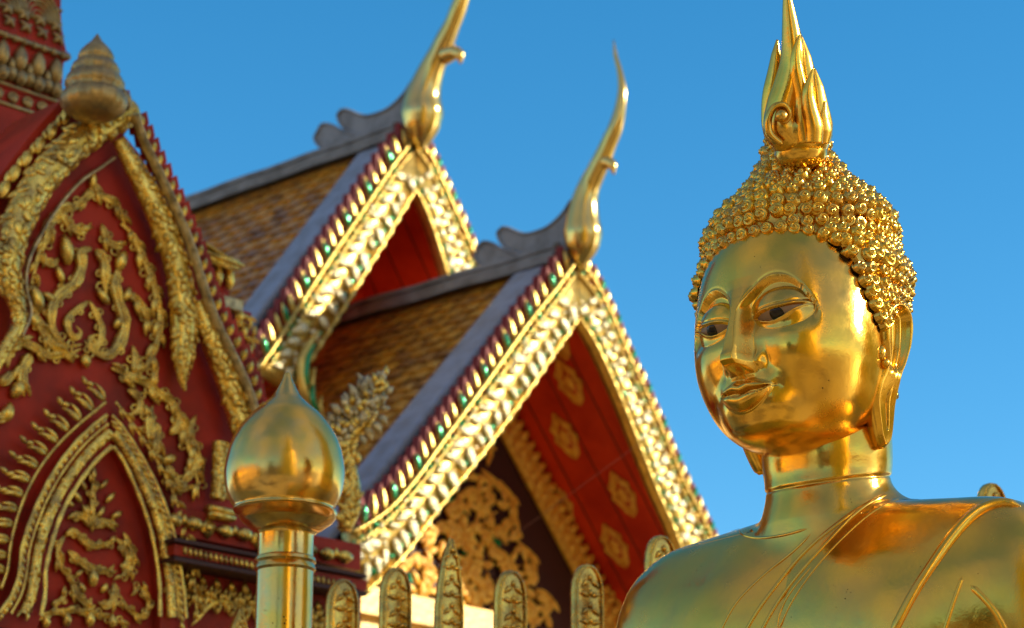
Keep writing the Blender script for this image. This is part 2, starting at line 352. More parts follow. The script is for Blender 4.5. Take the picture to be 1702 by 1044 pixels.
# body ------------------------------------------------
def body_sdf(p):
    x = np.abs(p[..., 0]); z = p[..., 2]
    fl = 1 + 0.10 * ss(-285, -345, z) - 0.04 * ga(z + 262, 26)
    q = np.stack([p[..., 0] / fl, (p[..., 1] + 56) / fl + 0.0 * z, z * 0 + 0], -1)
    k0 = np.sqrt((q[..., 0] / 107) ** 2 + (q[..., 1] / 100) ** 2); neck = (k0 - 1) * 100
    # neck folds
    s1 = -262 + 0.20 * (-(p[..., 1] + 56)) ; s2 = -322 + 0.18 * (-(p[..., 1] + 56))
    neck = neck - 3.0 * sg((z - s1) / 2.0) + 2.4 * ga(z - s1 + 1, 2.4) - 0.0
    neck = np.maximum(neck, z + 150)
    pp = np.stack([x, p[..., 1], z], -1)
    ch = ell(pp, (0, -66, -565), (325, 150, 236), 2.4)
    ch = smin(ch, ell(pp, (120, -30, -560), (190, 135, 170), 2.1), 60)
    sh = ell(pp, (302, -72, -478), (106, 100, 116), 2.1)
    arm = ell(pp, (346, -70, -690), (92, 92, 320), 2.2)
    tr = ell(pp, (80, -80, -366), (230, 72, 50), 2.0)
    d = smin(ch, sh, 90); d = smin(d, arm, 60); d = smin(d, tr, 80)
    kk = 14 + 52 * ss(-20, -95, p[..., 1]); d = smin(d, neck, kk)
    d = d + 3.0 * ga(np.sqrt((pp[..., 0] / 120) ** 2 + ((pp[..., 1] + 56) / 118) ** 2) * 100 - 100, 2.5) * ss(-400, -380, z)*0
    return d
def body_mesh():
    na = 420
    a = np.linspace(-math.pi, math.pi, na, endpoint=False)
    rows = [(z, 0.0) for z in np.linspace(-175, -338, 90)]
    rows += [(-600, e) for e in np.linspace(64.5, -60, 210)]
    O = np.zeros((len(rows), na, 3)); D = np.zeros_like(O)
    for i, (z, e) in enumerate(rows):
        O[i, :, 1] = -58; O[i, :, 2] = z
        D[i, :, 0] = np.sin(a) * math.cos(R(e)); D[i, :, 1] = np.cos(a) * math.cos(R(e)); D[i, :, 2] = math.sin(R(e))
    P = march(O, D, body_sdf, 760, 190)
    P[..., 2] = np.maximum(P[..., 2], -980)
    mb = MB(); mb.grid(loc(P, False), False, True); return mb
bmb = body_mesh(); body = bmb.build('torso', M['statue'], statue, fix=True)
BV = BVHTree.FromPolygons([tuple(v) for v in np.vstack(bmb.v)], bmb.f)
def onbody(px, py):
    r = unit(ray(px, py)); h = BV.ray_cast(Vector(CAM), Vector(r))
    return (np.array(h[0]), np.array(h[1])) if h[0] is not None else (None, None)
def drape(pts, w, h, name, material, n=60, sink=0.0, step=None):
    P, N = [], []
    for x, y in spl(pts, n):
        p, nn = onbody(x, y)
        if p is None: continue
        if np.dot(nn, p - CAM) > 0: nn = -nn
        P.append(p - nn * sink); N.append(nn)
    P = np.array(P); N = np.array(N)
    k = np.ones(7) / 7
    if len(P) > 12:
        Q = np.vstack([P[:1].repeat(3, 0), P, P[-1:].repeat(3, 0)]); P = np.stack([np.convolve(Q[:, i], k, 'valid') for i in range(3)], 1)
        Q = np.vstack([N[:1].repeat(3, 0), N, N[-1:].repeat(3, 0)]); N = np.stack([np.convolve(Q[:, i], k, 'valid') for i in range(3)], 1)
    t = np.linspace(0, 1, len(P)); tp = np.clip(np.minimum(t, 1 - t) * 12, 0.08, 1)
    w = np.interp(t, np.linspace(0, 1, len(np.atleast_1d(w))), np.atleast_1d(w)) * PXS; h = np.interp(t, np.linspace(0, 1, len(np.atleast_1d(h))), np.atleast_1d(h)) * PXS
    mb = MB(); mb.sweep(P, w * tp, h * tp, N, 12)
    return mb.build(name, material, statue)
drape([(1520, 806), (1470, 822), (1425, 850), (1385, 890), (1340, 940), (1300, 990), (1268, 1044), (1240, 1110)], 3.4, 2.6, 'robe_fold', M['statue'])
drape([(1500, 812), (1440, 838), (1380, 880), (1330, 925), (1285, 980), (1250, 1030), (1215, 1100)], 3.6, 2.6, 'robe_fold', M['statue'])
drape([(1350, 885), (1320, 915), (1270, 955), (1225, 1000), (1200, 1044), (1180, 1090)], 2.4, 1.6, 'robe_fold', M['statue'])
drape([(1300, 1080), (1292, 1035), (1310, 990), (1350, 940)], 2.0, 1.5, 'robe_fold', M['statue'])
drape([(1229, 880), (1236, 889), (1262, 894), (1300, 890), (1345, 878)], 2.6, 2.2, 'collar_edge', M['statue'])
drape([(1700, 843), (1672, 836), (1640, 842), (1610, 862), (1580, 895), (1552, 935), (1525, 975), (1500, 1020), (1470, 1080)], [6, 8, 9, 9, 8, 8, 8], [7, 9, 10, 9, 8, 7, 7], 'sash_edge', M['statue'])

drape([(1600, 958), (1590, 985), (1580, 1015), (1560, 1080)], 3.5, 2.4, 'robe_fold', M['statue'])
drape([(1612, 972), (1640, 1000), (1662, 1030), (1690, 1090)], 5, 3, 'robe_fold', M['statue'])
drape([(1500, 826), (1452, 850), (1402, 893), (1356, 943), (1316, 1000), (1288, 1060)], 2.2, 1.8, 'robe_fold', M['statue'])
# eyes, hair, flame, ears ------------------------------------------------
def eye(sx):
    mb = MB(); c = np.array([sx * 60, 0, -18.0])
    xs = np.linspace(21, 96, 40); G = []
    for x in xs:
        u, l = up_margin(x) + 2.5, lo_margin(x) - 2.5; row = []
        for t in np.linspace(0, 1, 12):
            z = l + (u - l) * t; row.append((sx * x * EX, z - EZ))
        G.append(row)
    G = np.array(G); O = np.zeros(G.shape[:2] + (3,)); O[..., 0] = G[..., 0]; O[..., 2] = G[..., 1]
    # surface of the socket without the opening, pushed slightly in
    D = np.zeros_like(O); D[..., 1] = 1
    def f(p):
        q = p.copy(); x = np.abs(p[..., 0]) / EX; z = p[..., 2] + EZ
        e = ((x - 59) / 44) ** 2 + ((z + 12) / 37) ** 2
        dd = -14.0 + 21.0 * np.clip(1 - e, 0, 1) ** 0.64 * (0.30 + 0.70 * ss(-48, -16, z)) - 4.2
        q[..., 1] = p[..., 1] - dd
        d = ell(q, (0, -6, 45), (157, 172, 142), 2.15); return smin(d, ell(q, (0, 30, -50), (158, 147, 172), 2.25), 30)
    P = march(O, D, f, 230, 60)
    mb.grid(loc(P)); e_ = mb.build('eye', M['eye'], statue)
    # iris: disc following that surface
    mb = MB(); G = []
    for r in np.linspace(0.01, 11.5, 7):
        G.append([(sx * 58 * EX + r * math.cos(a), 0, -25.0 - EZ + r * math.sin(a)) for a in np.linspace(0, 2 * math.pi, 24, endpoint=False)])
    O = np.array(G); D = np.zeros_like(O); D[..., 1] = 1
    P = march(O, D, f, 230, 60); rr = np.linspace(0, 1, 7); P[..., 1] += 2.2 * np.sqrt(1 - (rr * 0.97) ** 2)[:, None]
    # keep it behind the lids
    P[..., 2] = np.clip(P[..., 2], lo_margin(np.abs(P[..., 0]) / EX) - 1 - EZ, up_margin(np.abs(P[..., 0]) / EX) + 1 - EZ)
    mb.grid(loc(P), False, True); mb.build('iris', M['iris'], e_)
eye(1); eye(-1)

HZ = [-190, -150, -100, -50, 0, 50, 90, 120, 150, 180, 205, 235, 262, 290, 326]
HRX = [92, 118, 146, 156, 160, 163, 166, 168, 166, 151, 126, 89, 68, 54, 43]
HRF = [96, 125, 152, 164, 172, 175, 168, 158, 149, 136, 117, 87, 68, 54, 43]
HCF = [-40, -30, -18, -14, -13, -13, -12, -10, -8, -5, -3, 0, 2, 4, 5]
_ha = np.linspace(-math.pi, math.pi, 181); _hz = np.linspace(-200, 320, 131)
_A, _Z = np.meshgrid(_ha, _hz, indexing='ij')
_O = np.stack([0 * _A, 0 * _A - 10, np.clip(_Z, -200, 172)], -1); _D = np.stack([np.sin(_A), np.cos(_A), 0 * _A], -1)
_Pm = march(_O, _D, head_sdf, 260, 60); _rm = np.hypot(_Pm[..., 0], _Pm[..., 1] + 10) + 6 * ss(42, 75, np.abs(np.degrees(_A))) + 11 * ss(30, 75, _Z) * ss(30, 70, np.abs(np.degrees(_A)))
def _prof(a, z):
    rx = np.interp(z, HZ, HRX); rf = np.interp(z, HZ, HRF); c = np.interp(z, HZ, HCF)
    rf = rf + 12 * (1 - ss(150, 220, z)) * np.clip(-np.cos(a), 0, 1)
    return rx * np.sin(a) + ss(90, 150, z) * 5 + ss(150, 260, z) * 12, c + rf * np.cos(a)
def hair_pt(a, z, off=0.0):
    a = np.asarray(a, float); z = np.asarray(z, float) + 0 * a; a = a + 0 * z
    aw = (a + math.pi) % (2 * math.pi) - math.pi
    i = np.clip((aw + math.pi) / (2 * math.pi) * 180, 0, 179.999); j = np.clip((z + 200) / 520 * 130, 0, 129.999)
    i0 = i.astype(int); j0 = j.astype(int); u = i - i0; v = j - j0
    r = _rm[i0, j0] * (1 - u) * (1 - v) + _rm[i0 + 1, j0] * u * (1 - v) + _rm[i0, j0 + 1] * (1 - u) * v + _rm[i0 + 1, j0 + 1] * u * v + off
    px_, pf_ = _prof(a, z); k = ss(105, 165, z)
    x = (r * np.sin(a)) * (1 - k) + (px_ + off * np.sin(a)) * k; f = (-10 + r * np.cos(a)) * (1 - k) + (pf_ + off * np.cos(a)) * k
    return np.stack([x, f, z], -1)
def hairline(a):
    d = np.degrees(np.abs((a + math.pi) % (2 * math.pi) - math.pi))
    return np.interp(d, [0, 10, 22, 40, 55, 62, 68, 74, 82, 88, 94, 104, 112, 116, 180], [122, 124, 122, 112, 94, 70, 36, 0, -34, -44, -10, 4, -20, -150, -165])
hair = MB()
na = 160; A = np.linspace(0, 2 * math.pi, na, endpoint=False); G = []
for t in [-1] + list(np.linspace(0, 1, 60)):
    zl = hairline(A); z = zl + (326 - zl) * max(t, 0)
    G.append(hair_pt(A, z, 1.5 if t >= 0 else -30))
hair.grid(loc(np.array(G)), False, True); hair.f.append(tuple(range(hair.n - na, hair.n))); hair.m.append(0)
# one curl: domed spiral knob, copied into the hair mesh
nr, nt = 9, 18; CR = []
for i in range(nr):
    rr = i / (nr - 1)
    for j in range(nt):
        th = 2 * math.pi * j / nt; r = rr * 14.0
        h = 12.5 * math.sqrt(max(0, 1 - rr ** 2.3)) + 2.4 * math.sin(rr * 2 * math.pi * 2.0 - th) * (1 - rr ** 4) + (1.6 * math.exp(-(rr / 0.22) ** 2))
        CR.append((r * math.cos(th), r * math.sin(th), h))
CR = np.array(CR); CF = [(i * nt + j, (i + 1) * nt + j, (i + 1) * nt + (j + 1) % nt, i * nt + (j + 1) % nt) for i in range(nr - 1) for j in range(nt)]
def curls():
    z = 322.0; row = 0; cnt = 0
    s_path = []                                     # walk down the profile by arc length
    zz = np.linspace(326, -175, 1500); rr = np.interp(zz, HZ, HRF); al = np.r_[0, np.cumsum(np.hypot(np.diff(zz), np.diff(rr)))]
    for s_ in np.arange(2, al[-1], 20.5):
        z0 = np.interp(s_, al, zz); rx = np.interp(z0, HZ, HRX)
        k = max(8, int(2 * math.pi * rx / 24.0)); ph = random.random() * 6.28
        for i in range(k):
            a = ph + 2 * math.pi * i / k + random.uniform(-3.5, 3.5) / rx; zi = z0 + random.uniform(-3.5, 3.5)
            if zi < hairline(np.array(a)) + 12: continue
            p = hair_pt(np.array(a), zi); e = 2.0
            t1 = hair_pt(np.array(a + .02), zi) - p; t2 = hair_pt(np.array(a), zi + e) - p
            n_ = unit(np.cross(t1, t2)); 
            if np.dot(n_, p - np.array([0, -10, 60])) < 0: n_ = -n_
            u = unit(t1); v = np.cross(n_, u); sc = random.uniform(0.88, 1.1); ro = random.uniform(0, 6.28)
            B = np.array([u * math.cos(ro) + v * math.sin(ro), -u * math.sin(ro) + v * math.cos(ro), n_])
            sq = np.array([1, 1, random.uniform(.9, 1.12)])
            hair.add(loc(p + (CR * sc * sq) @ B), CF); cnt += 1
    # edge row along the hairline
    for rowo, a_start in ((-3, -1.6), (-13, -1.58)):
      aa = a_start
      while aa < 1.6:
          z = float(hairline(np.array(aa))); p = hair_pt(np.array(aa), z + 2, rowo); q = hair_pt(np.array(aa + .01), float(hairline(np.array(aa + .01))) + 2, rowo)
          n_ = unit(V3(math.sin(aa), math.cos(aa), 0.15)); u = unit(np.cross(V3(0, 0, 1), n_)); v = np.cross(n_, u); sc = random.uniform(.82, 1.0)
          ro = random.uniform(0, 6.28); B = np.array([u * math.cos(ro) + v * math.sin(ro), -u * math.sin(ro) + v * math.cos(ro), n_])
          hair.add(loc(p + (CR * sc) @ B), CF)
          aa += 22.5 * 0.01 / (np.linalg.norm(q - p) + 1e-6)
curls()
hair.build('curled_hair', M['curl'], statue, fix=True)

def flame():
    mb = MB()
    # (path px, radii px, depth offset toward camera in m)
    L = [([(1322, 240), (1303, 215), (1300, 180), (1311, 140), (1318, 95), (1314, 45), (1309, 0), (1306, -45)], [30, 38, 30, 28, 23, 16, 9, 1], .03),
         ([(1290, 232), (1283, 200), (1281, 160), (1287, 120), (1290, 90), (1292, 66)], [20, 20, 16, 13, 9, 2], .00),
         ([(1340, 238), (1334, 205), (1332, 160), (1324, 120), (1323, 88), (1330, 54)], [22, 20, 15, 14, 9, 1], .055),
         ([(1350, 236), (1350, 205), (1343, 170), (1338, 130), (1335, 95), (1330, 58)], [26, 26, 25, 22, 15, 3], .02),
         ([(1352, 238), (1352, 212), (1345, 180), (1343, 150), (1352, 111)], [17, 18, 15, 11, 1], .075),
         ([(1358, 236), (1362, 210), (1358, 180), (1355, 145), (1353, 114)], [24, 25, 22, 16, 3], .03),
         ([(1366, 238), (1368, 218), (1366, 195), (1371, 168)], [14, 17, 14, 3], .045),
         ([(1345, 245), (1322, 232), (1318, 200), (1322, 175), (1327, 150)], [10, 14, 12, 8, 1], .045),
         ([(1300, 240), (1280, 222), (1277, 198), (1287, 178), (1304, 175), (1313, 190), (1305, 203), (1295, 200)], [5, 7, 7, 6.5, 6, 5, 4, 2], .075)]
    bd = SD - 0.0
    for P, rr, off in L:
        n_ = 40; q = spl(P, n_); w = .9 * np.interp(np.linspace(0, len(rr) - 1, n_), range(len(rr)), rr)
        path = np.array([pt(x, y, bd - off) for x, y in q])
        mb.sweep(path, w * PXS, w * PXS * 0.9, unit(CAM - path[0]), 18, sharp=1.25)
    mb.lathe(pt(1330, 232, bd), [(r * PXS, z * PXS) for r, z in [(20, -34), (38, -28), (46, -14), (54, 4), (50, 22), (38, 40), (22, 60), (2, 80)]], 40)
    mb.ball(pt(1299, 193, bd - .085), [11 * PXS] * 3, 14)
    mb.ball(pt(1330, 205, bd + 0.03), [48 * PXS, 46 * PXS, 46 * PXS], 20)
    mb.ball(pt(1331, 256, bd), [44 * PXS, 44 * PXS, 34 * PXS], 20)
    mb.build('flame_topknot', M['statue'], statue)
flame()

def ear(sx):
    # outline in local (f, z); lateral = x
    out = spl([(6, -60), (9, -36), (4, -14), (-12, 2), (-36, 7), (-56, -5), (-64, -28), (-62, -54), (-56, -80), (-50, -110), (-50, -150), (-50, -190), (-47, -216),
               (-34, -228), (-20, -212), (-8, -188), (4, -158), (6, -130), (-2, -112), (-6, -94), (0, -78), (5, -66)], 110)
    med = []
    for f_, z_ in out:
        zc = np.clip(z_, -200, -20); med.append((np.interp(zc, [-200, -150, -110, -80, -30, 4], [-32, -22, -30, -36, -32, -28]), zc))
    med = np.array(med)
    lat = lambda z: np.interp(z, [-226, -160, -110, -60, 0, 32], [122, 136, 152, 165, 173, 172])
    G = []
    for t in np.linspace(0, 1, 22):
        row = []
        for (f_, z_), (fm, zm_) in zip(out, med):
            f2 = f_ + (fm - f_) * t; z2 = z_ + (zm_ - z_) * t
            up = ss(-112, -90, z_)                        # 1 in the shell, 0 in the lobe
            rim = 7 * math.sin(min(1, t / 0.34) * math.pi) ** 0.8 if t < 0.34 else 0
            hollow = -11 * ss(0.30, 0.62, t) + 7.5 * ga(t - 0.72, 0.10) - 2 * ss(.8, 1, t)
            lobe = 6.0 * ss(0, 0.25, t) - 9.0 * ss(0.84, 0.95, t) * ss(-205, -190, z_) * (1 - ss(-150, -140, z_))
            h = up * (rim + hollow) + (1 - up) * lobe
            if t == 0: h = -1
            row.append((sx * (lat(z2) + h - 0.10 * (f2 + 30)), f2, z2))
        G.append(row)
    G = np.array(G)
    back = G[0].copy(); back[:, 0] -= sx * 16; mid = back.copy(); cen = mid.mean(0); back2 = cen + (back - cen) * 0.75; back2[:, 0] -= sx * 6
    G = np.concatenate([[back2], [back], G])
    mb = MB(); mb.grid(loc(G), False, True)
    nn = len(out); mb.f.append(tuple(range(nn))); mb.m.append(0)
    # tragus
    mb.ball(loc(np.array([sx * 153, 5, -82])), np.array([9, 10, 14]) * PXS, 12)
    mb.ball(loc(np.array([sx * 154, -5, -98])), np.array([8, 11, 9]) * PXS, 12)
    mb.build('ear', M['statue'], statue)
ear(1); ear(-1)
ped = MB()
pc = loc(np.array([0, -60, 0.0]), False); zb_ = HO[2] - 960 * PXS
ped.lathe(V3(pc[0], pc[1], 0), [(1.3, 0), (1.3, .2), (1.1, .3), (1.0, zb_ * .6), (1.15, zb_ * .8), (1.2, zb_ + .02), (.01, zb_ + .021)], 48)
ped.build('pedestal', M['statue'], statue, auto=30)

# ------------------------------------------------------------------ BRASS POST
def lathe_px(mb, cx, prof, d, seg=40, mat=0, rib=None):
    """prof: (radius px, image y)"""
    pr = []; base = pt(cx, prof[0][1], d)
    for r, y in prof:
        p = pt(cx, y, d); t = np.dot(base - CAM, V3(0, 1, 0)) / np.dot(ray(cx, y), V3(0, 1, 0))
        z = CAM[2] + ray(cx, y)[2] * t; pr.append((r * pxm(d), z))
    mb.lathe(V3(base[0], base[1], 0), pr, seg, mat, rib=rib); return pr
PD = 7.3
post = thing('bulb_post', pt(477, 800, PD) * V3(1, 1, 0), 'tall round brass post topped by an onion shaped bulb, in front of the red shrine', 'post')
b = MB(); prof = [(0.5, 618), (5, 621), (8, 630), (13, 640), (18, 650), (25, 661), (38, 673), (56, 688), (70, 704), (82, 722), (91, 742), (96, 762), (99, 784), (97, 808), (91, 828), (81, 844), (76, 851), (2, 852)]
pr = [(np.interp(t, range(len(prof)), [q[0] for q in prof]), np.interp(t, range(len(prof)), [q[1] for q in prof])) for t in np.linspace(0, len(prof) - 1, 60)]
q = spl(prof, 70); lathe_px(b, 478, [(max(.2, a), c) for a, c in q], PD, 64); b.build('bulb', M['post'], post)
b = MB(); lathe_px(b, 478, [(50, 846), (76, 848), (82, 850), (83, 855), (80, 861), (74, 868), (64, 875), (54, 882), (44, 884)], PD, 64); b.build('collar', M['post'], post, auto=40)
b = MB(); lathe_px(b, 476, [(44, 876), (51, 879), (52, 884), (47, 888), (46, 892), (46, 926), (50, 929), (51, 934), (48, 938), (50, 942), (51, 947), (47, 951), (47, 1200), (48, 1780)], PD, 64); b.build('shaft', M['post'], post, auto=40)

# ------------------------------------------------------------------ PICKET FENCE
fence = thing('gilded_fence', pt(850, 1700, 8.3) * V3(1, 1, 0), 'gilded fence of flat rounded pickets embossed with small leaves, below the lower gable', 'fence')
PK = [(398, 1012, 16, 8.9, 0), (570, 962, 28, 8.6, 1), (658, 943, 27, 8.5, 1), (747, 893, 24, 8.4, 2), (848, 948, 28, 8.35, 1), (975, 938, 28, 8.2, 1), (1097, 890, 28, 8.0, 1), (1228, 880, 28, 7.85, 1), (1360, 860, 28, 7.7, 1), (1500, 835, 27, 7.6, 1), (1645, 803, 27, 7.5, 1)]
for i, (x, ty, hw, d, k) in enumerate(PK):
    top = pt(x, ty, d); m = pxm(d); yaw = R(28)
    ha = V3(math.cos(yaw), math.sin(yaw), 0); nn = V3(math.sin(yaw), -math.cos(yaw), 0)
    mb = MB(); H = top[2]; prof = []
    if k == 2: pf = [(0, 0.02), (10, .16), (25, .4), (45, .62), (75, .8), (120, 1), (400, 1.05)]
    elif k == 0: pf = [(0, .05), (20, .6), (40, 1), (400, 1.05)]
    else: pf = [(0, .05), (3, .36), (9, .6), (18, .8), (32, .95), (50, 1), (400, 1.02)]
    rows = []
    for dz, w in pf: rows.append((H - dz * m, w * hw * m / math.cos(yaw * 0.8)))
    rows.append((0.9, 1.02 * hw * m / math.cos(yaw * .8)))
    G = []
    for z, w in rows:
        ring = []
        for a in np.linspace(0, 2 * math.pi, 20, endpoint=False):
            c, s_ = math.cos(a), math.sin(a); c = math.copysign(abs(c) ** .7, c); s_ = math.copysign(abs(s_) ** .8, s_)
            ring.append(V3(top[0], top[1], z) + ha * w * c + nn * (0.022 if w > .01 else .004) * s_)
        G.append(ring)
    mb.grid(np.array(G), False, True)
    # raised border and leaf relief on the face
    edge = [(-w * .78, z - 6 * m) for z, w in rows[::-1]] + [(w * .78, z - 6 * m) for z, w in rows]
    ep = np.array([V3(top[0], top[1], z) + ha * w + nn * .023 for w, z in edge]); mb.sweep(ep, .0035, .006, nn, 6)
    zc = H - 30 * m
    for j in range(9):
        for sgn in (-1, 1):
            mb.leaf(V3(top[0], top[1], zc) + nn * .021 + ha * sgn * .004, ha * sgn * .9 + V3(0, 0, .6 if j % 2 else -.3), nn, hw * m * .62, hw * m * .34, .009, bend=.4 * sgn)
        mb.ball(V3(top[0], top[1], zc + 6 * m) + nn * .024, [.009, .009, .011], 8); zc -= (20 if j % 2 else 26) * m
    mb.build('picket', M['picket'], fence)
rl = MB(); rp = np.array([pt(x, ty, d) * V3(1, 1, 0) + V3(0, .05, 1.9) for x, ty, hw, d, k in PK[1:]]); rl.sweep(rp, .03, .05, V3(0, 0, 1), 8); rl.sweep(rp - V3(0, 0, 1.0), .03, .05, V3(0, 0, 1), 8)
rl.build('rail', M['picket'], fence)

# ------------------------------------------------------------------ TEMPLE HALL WITH TWO GABLED ROOFS
AL = 48.0
bh = V3(math.cos(R(AL)), math.sin(R(AL)), 0); bn = V3(math.sin(R(AL)), -math.cos(R(AL)), 0); br = -bn; UPZ = V3(0, 0, 1)
GD = 14.0
ap1 = pt(960, 436, GD); ap2 = pt(690, 232, 15.12)
hall = thing('temple_hall', ap1 * V3(1, 1, 0), 'temple hall with two tiered steep gables, glittering gilded bargeboards and amber tiled roofs', 'temple')
PL1 = Plane(ap1, bh, UPZ, bn); PL2 = Plane(ap2, bh, UPZ, bn)
def uv(PL, p): return np.array([np.dot(p - PL.p0, PL.h), np.dot(p - PL.p0, UPZ)])

def gable(PL, outL, inL, outR, inR, back, slope_len, tag_, over, tiles_back):
    ap = PL.p0; m = PL.m
    # directions of the two slopes from the traced outer edges
    pL = PL.P(*outL[min(3, len(outL) - 1)]); pR = PL.P(*outR[-1]); sL = unit(pL - ap); sR = unit(sL * 1 - 2 * np.dot(sL, bh) * bh)
    # --- bargeboards
    for side, (o_, i_) in enumerate(((outL, inL), (outR, inR))):
        O = spl(o_, 60); I = spl(i_, 60)
        mb = MB()
        f_ = [PL.P(x, y, .0) for x, y in O] + [PL.P(x, y, .0) for x, y in I[::-1]]
        mb.plate(np.array(f_) , np.array(f_) - bn * .07)
        for e, wd in ((O, 2.6), (I, 2.2)):
            mb.sweep(PL.path(e, .005), wd * m, .018, bn, 8)
        cu = O * .80 + I * .20
        mb.sweep(PL.path(cu, .008), 1.6 * m, .012, bn, 6)
        gb = resamp(O * .90 + I * .10, 11)
        for k in range(1, len(gb) - 1):
            mb.ball(PL.P(*gb[k], .008), np.array([3.4, 3.4, 3.4]) * m * random.uniform(.8, 1.2), 6, (0, 1, 0, 2)[k % 4])
        # scalloped drops on the inner edge
        ib = resamp(I, 24)
        for k in range(1, len(ib) - 1):
            t = unit(ib[k + 1] - ib[k - 1]); c = PL.P(*ib[k], .0)
            mb.leaf(c, PL.P(*(ib[k] + t * 10), .0) - c, bn, 24 * m, 11 * m, .02, bend=.12 if side else -.12)
        bo = mb.build('bargeboard', [M['barge'], M['green'], M['redglass']], hall)
        # --- mosaic inlay
        mb = MB(); Cn = (O + I) / 2; Wd = np.linalg.norm(O - I, axis=1)
        C2 = resamp(np.hstack([Cn, Wd[:, None], O - I]), 26)
        for k in range(1, len(C2) - 1):
            x, y, wd, ox, oy = C2[k]; t = unit(C2[k + 1][:2] - C2[k - 1][:2]); nrm2 = np.array([-t[1], t[0]])
            if np.dot(nrm2, [ox, oy]) < 0: nrm2 = -nrm2
            wd = abs(np.dot([ox, oy], nrm2)) * .62
            for sgn, kk in ((1, 0), (-1, 1)):
                c2 = np.array([x, y]) + nrm2 * sgn * wd * .10 - nrm2 * wd * 0.08 + t * random.uniform(-2, 2)
                d2 = nrm2 * sgn * .8 + t * .62
                c = PL.P(*c2, .008); dd = PL.P(*(c2 + d2 * 10), .008) - c
                s1 = random.uniform(.7, 1.25)
                mb.leaf(c, dd, bn, wd * .70 * m * s1, 14.5 * m * s1, .02, bend=random.uniform(-.3, .3), mat=0, n=7, base=1)
            for _ in range(3):
                c2 = np.array([x, y]) + nrm2 * random.uniform(-.55, .55) * wd + t * random.uniform(-8, 8)
                mb.ball(PL.P(*c2, .02), np.array([random.uniform(2.5, 4.2) * m] * 3), 6, 0)
            for sgn in (1, -1):
                c2 = np.array([x, y]) + nrm2 * sgn * wd * .55 + t * 1
                gs = random.uniform(.9, 1.4); q = [c2 + nrm2 * sgn * -9 * gs, c2 + t * 7 * gs + nrm2 * sgn * 2.5, c2 - t * 7 * gs + nrm2 * sgn * 2.5]
                if random.random() < .85: mb.plate([PL.P(*w_, .014) for w_ in q], [PL.P(*w_, .0) for w_ in q], 1)
        mb.build('mirror_inlay', [M['mosaic'], M['green']], bo)
        # --- leaf fringe along the top edge
        mb = MB(); e = resamp(O, 21 if side == 0 else 21)
        for k in range(1, len(e) - 1):
            t = unit(e[k] - e[k - 1]); nr_ = np.array([t[1], -t[0]]) if side == 0 else np.array([t[1], -t[0]])
            outd = (PL.P(*(e[k] - (I[0] - O[0]) * 0 + (unit(np.array([ -t[1], t[0]])) * (1 if side == 0 else -1)) * 10), 0) - PL.P(*e[k], 0))
            if np.dot(outd, UPZ) < 0: outd = -outd
            outd = unit(unit(outd) * .75 + (unit(-sL) if side == 0 else unit(-sR)) * .75)
            c = PL.P(*e[k], -.03); Lf = (46 if side == 0 else 32) * m
            sd_ = np.cross(outd, bn)
            wv = (8.5 if side == 0 else 8) * m
            poly = [c - sd_ * wv, c - sd_ * wv * 1.1 + outd * Lf * .45, c - sd_ * wv * .5 + outd * Lf * .8, c + outd * Lf, c + sd_ * wv * .7 + outd * Lf * .7, c + sd_ * wv * .9 + outd * Lf * .35, c + sd_ * wv]
            mb.plate(poly, np.array(poly) - bn * .05, 1)
            mb.leaf(c + bn * .004, outd, bn, Lf * random.uniform(.7, .85), wv * 1.15, .014, mat=0)
            if k % 3 == 0: mb.leaf(c + bn * .014 + outd * Lf * .15, outd, bn, Lf * .55, wv * 1.1, .014, mat=2)
        mb.build('leaf_fringe', [M['barge'], M['redglass'], M['green']], bo, smooth=True, auto=40)
    # --- left roof slope: tiles, verge, plus plain right slope
    nL = unit(np.cross(br, sL)); nL = nL if nL[2] > 0 else -nL
    nR = unit(np.cross(br, sR)); nR = nR if nR[2] > 0 else -nR
    rl = MB(); o0 = ap + UPZ * .02 + br * .08
    rl.box(o0 - nL * .06, br * tiles_back, sL * slope_len, nL * .05, 2)
    tw, th_ = .150, .100
    r_ = 0
    y = .02
    while y < slope_len:
        x = .30 - tw * ((r_ * .75) % 1.0) * 0 + tw * ((r_ * .25) % 1.0)
        while x < tiles_back:
            a0 = o0 + br * x + sL * y + nL * 0.0
            j = random.uniform(-.004, .004); lift = random.uniform(.012, .018)
            w_ = tw * .93; nx = 5; G = []
            for ii in range(nx):
                u = ii / (nx - 1); hump = .008 * math.sin(u * math.pi) ** .6
                G.append([a0 + br * (w_ * u) + nL * (hump + .002), a0 + br * (w_ * u) + sL * (th_ * 1.04 + j) + nL * (hump + lift), a0 + br * (w_ * u) + sL * (th_ * 1.04 + j) + nL * (-.004)])
            rl.grid(np.array(G), mat=0 if random.random() < .75 else 1); x += tw
        y += th_; r_ += 1
    rl.build('tiled_roof', [M['tile'], M['tile2'], M['dark']], hall, auto=50)
    vg = MB()
    vg.box(o0 + nL * .02 + sL * .10 + br * .07, br * .24, sL * (slope_len - .10), nL * .05)
    vo = vg.build('roof_verge', M['verge'], hall, smooth=False)
    bv = vo.modifiers.new('bevel', 'BEVEL'); bv.width = .018; bv.segments = 3
    rr_ = MB(); rr_.box(o0 - nR * .06 + br * .0, br * back, sR * slope_len, nR * .09, 0); rr_.build('roof_slope', M['tile'], hall, smooth=False)
    # --- ridge: stacked mouldings running back
    rg = MB(); c = ap + UPZ * .05
    prof = [(-.10, -.05), (-.11, .03), (-.085, .045), (-.085, .075), (-.10, .085), (-.10, .125), (-.065, .15), (-.03, .17), (.03, .17), (.065, .15), (.10, .125), (.10, .085), (.085, .075), (.085, .045), (.11, .03), (.10, -.05)]
    G = []
